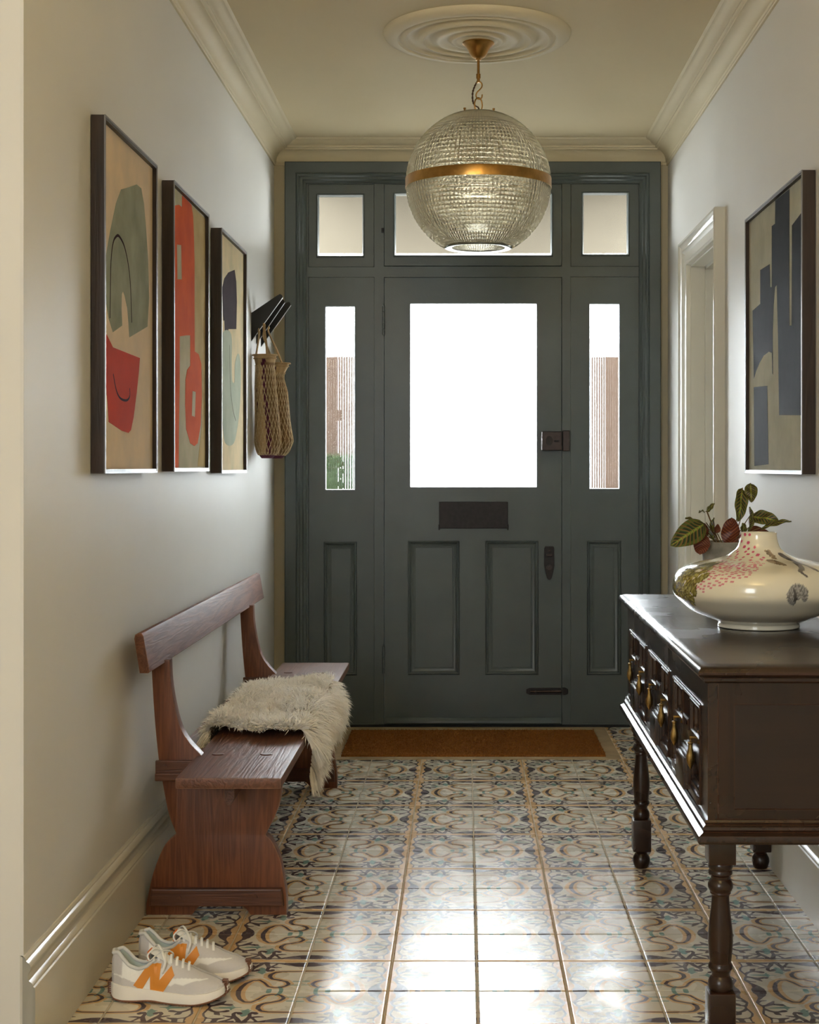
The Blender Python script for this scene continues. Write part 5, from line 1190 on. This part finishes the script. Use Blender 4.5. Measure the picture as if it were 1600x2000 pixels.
# ------------------------------------------------------------------ prayer plant
def leaf_mat():
    m = bpy.data.materials.new('prayer_plant_leaf'); nt, N, L = nodes(m); b = N['Principled BSDF']
    uv = N.new('ShaderNodeUVMap'); sp = N.new('ShaderNodeSeparateXYZ'); L.new(uv.outputs[0], sp.inputs[0])
    def ma(op, a, b_=None, c_=None):
        x = N.new('ShaderNodeMath'); x.operation = op
        for k, v in enumerate((a, b_, c_)):
            if v is None: continue
            if isinstance(v, (int, float)): x.inputs[k].default_value = v
            else: L.new(v, x.inputs[k])
        return x.outputs[0]
    au = ma('ABSOLUTE', ma('MULTIPLY_ADD', sp.outputs[0], 2, -1))
    ph = ma('MULTIPLY_ADD', au, -0.22, sp.outputs[1])
    w = ma('SINE', ma('MULTIPLY', ph, 58))
    vein = ma('GREATER_THAN', w, 0.80)
    w2 = ma('GREATER_THAN', ma('SINE', ma('MULTIPLY_ADD', ph, 58, 2.4)), 0.0)
    band = ma('MULTIPLY', ma('MULTIPLY', ma('GREATER_THAN', au, 0.14), ma('LESS_THAN', au, 0.66)), w2)
    mid = ma('LESS_THAN', au, ma('MULTIPLY_ADD', w, 0.05, 0.11))
    def mx(f, a, b_):
        x = N.new('ShaderNodeMix'); x.data_type = 'RGBA'; L.new(f, x.inputs[0])
        for k, v in ((6, a), (7, b_)):
            if isinstance(v, tuple): x.inputs[k].default_value = (*v, 1)
            else: L.new(v, x.inputs[k])
        return x.outputs[2]
    c = mx(band, (0.085, 0.11, 0.018), (0.018, 0.032, 0.010)); c = mx(mid, c, (0.24, 0.30, 0.04)); c = mx(vein, c, (0.24, 0.10, 0.03))
    under = mx(vein, (0.10, 0.022, 0.010), (0.26, 0.085, 0.03))
    ge = N.new('ShaderNodeNewGeometry'); c = mx(ge.outputs['Backfacing'], c, under)
    L.new(c, b.inputs['Base Color']); b.inputs['Roughness'].default_value = 0.38
    tr = N.new('ShaderNodeBsdfTranslucent'); L.new(c, tr.inputs[0]); ms = N.new('ShaderNodeMixShader'); ms.inputs[0].default_value = 0.28
    L.new(b.outputs[0], ms.inputs[1]); L.new(tr.outputs[0], ms.inputs[2]); L.new(ms.outputs[0], N['Material Output'].inputs[0])
    return m
M['leaf'] = leaf_mat(); M['stem'] = mat('plant_stem', (0.16, 0.09, 0.03), 0.5)
PX, PY, PZ = 0.722, 4.06, 0.7905
t = empty('potted_plant', (PX, PY, PZ), label='prayer plant with striped green and maroon leaves in a grey pot behind the vase', cat='plant')
bm = BM(); lathe(bm, [(0.052, 0.0), (0.055, 0.003), (0.062, 0.10), (0.0665, 0.168), (0.0665, 0.172), (0.064, 0.174), (0.060, 0.172), (0.059, 0.150)], (PX, PY, PZ), 48, True, False); build('pot', bm, M['concrete'], t, smooth=0.6)
bm = BM(); lathe(bm, [(0.0598, 0.150), (0.0598, 0.158), (0.02, 0.164)], (PX, PY, PZ), 32); build('soil', bm, M['soil'], t)
def leafm(base, tip, wid, nrm, curl=0.25, droop=0.0, fold=0.12, back=False):
    """base, tip, width in metres (tip/base given as (x, y, z)); nrm = side that shows the green face"""
    A, B = Vector(base), Vector(tip); ax = (B-A); Ln = ax.length; ax.normalize(); n = Vector(nrm); n = (n-ax*n.dot(ax)).normalized(); sd_ = ax.cross(n)
    bm = BM(); nu, nv = 8, 16; uvl = bm.loops.layers.uv.new('UVMap'); g_ = []
    for j in range(nv+1):
        v = j/nv; wv = wid*0.5*(math.sin(PI*min(v**0.8, 1))**0.62)*(1.0 if v > 0.02 else 0.1); row = []
        for i in range(nu+1):
            u = i/nu*2-1; p = A+ax*Ln*v+sd_*u*wv+n*(curl*wid*0.5*(abs(u)**1.5)*wv/(wid*0.5)*0.8-droop*Ln*(v-0.5)**2*1.2+fold*0.02*math.sin(v*14+u*3))
            row.append(bm.verts.new(p))
        g_.append(row)
    for j in range(nv):
        for i in range(nu):
            q = [(i, j), (i+1, j), (i+1, j+1), (i, j+1)]
            f = bm.faces.new([g_[b_][a_] for a_, b_ in q])
            for l, (a_, b_) in zip(f.loops, q): l[uvl].uv = (a_/nu, b_/nv)
            f.normal_update()
    if sum(f.normal.dot(n) for f in bm.faces) < 0: bmesh.ops.reverse_faces(bm, faces=bm.faces)
    bm2_ = bm; loc = ORG[t.name][0]; bmesh.ops.translate(bm, verts=bm.verts, vec=-loc)
    me = bpy.data.meshes.new('leaf'); bm.to_mesh(me); bm.free(); me.materials.append(M['leaf'])
    for p in me.polygons: p.use_smooth = True
    return link('leaf', me, t)
def pp(cx, cy, y): # positions noted in the plane of the plant, 1 unit = 0.2265 mm at 4 m
    return Vector((0.5475+(cx)*0.0002265*(y/4.0)+0.0, y, 1.145-(cy)*0.0002265*(y/4.0)+ (y-4.0)*-0.0))
def stem(a, b, r=0.0016, bend=0.01):
    bm = BM(); a, b = Vector(a), Vector(b); mid = (a+b)/2+Vector((bend, 0, 0.01)); tube(bm, smooth_poly([tuple(a), tuple(mid), tuple(b)], 5, False), r, 6); build('stem', bm, M['stem'], t, smooth=1)
root = Vector((PX, PY, PZ+0.160))
LV = [ # base, tip, width, facing, curl
 ((480, 560, 3.99), (35, 820, 3.93), 0.066, (0.25, -1, 0.35), 0.15, 0.25),
 ((450, 700, 4.00), (390, 945, 3.97), 0.045, (0.3, 1, 0.1), 0.3, 0.0),
 ((545, 610, 4.03), (245, 480, 4.00), 0.030, (0.1, -0.25, 1), 0.2, 0.25),
 ((510, 425, 4.02), (398, 425, 4.00), 0.014, (0, -0.4, 1), 0.2, 0.2),
 ((505, 430, 4.02), (598, 322, 4.02), 0.014, (-0.4, -1, 0.4), 0.2, 0.1),
 ((590, 780, 4.03), (585, 500, 4.02), 0.022, (-0.9, -0.5, 0), 0.8, 0.1),
 ((640, 690, 4.04), (655, 580, 4.05), 0.018, (0.2, 1, 0), 0.2, 0.1),
 ((800, 840, 4.04), (800, 490, 4.02), 0.052, (0, 1, 0.15), 0.25, 0.2),
 ((960, 140, 4.06), (890, 545, 4.02), 0.040, (0.3, -1, 0.1), 0.2, 0.15),
 ((1060, 85, 4.07), (1055, 312, 4.04), 0.036, (-0.1, -1, 0.2), 0.2, 0.1),
 ((1020, 670, 4.03), (1035, 370, 4.03), 0.020, (0.8, -0.9, 0), 0.9, 0.1),
 ((1040, 480, 4.05), (1355, 530, 4.00), 0.045, (0, -1, 0.5), 0.2, 0.2),
 ((1130, 620, 4.00), (1478, 525, 3.96), 0.024, (0, -0.8, 1), 0.3, 0.2),
 ((1040, 620, 4.07), (1385, 830, 4.06), 0.045, (0.3, 1, -0.6), 0.2, -0.25),
 ((940, 690, 4.00), (930, 560, 4.00), 0.020, (0.3, -1, 0.2), 0.2, 0.1),
 ((500, 740, 4.05), (480, 560, 4.06), 0.03, (0.3, 1, 0), 0.2, 0.1),
]
for (a, b, w, n, cu, dr_) in LV:
    A, B = pp(*a), pp(*b); leafm(A, B, w, n, cu, dr_)
    stem(root+Vector(((A.x-PX)*0.25, 0, 0)), A, 0.0014, 0.004 if A.x > PX else -0.004)
print('tiles', ntile, 'objects', len(bpy.data.objects))
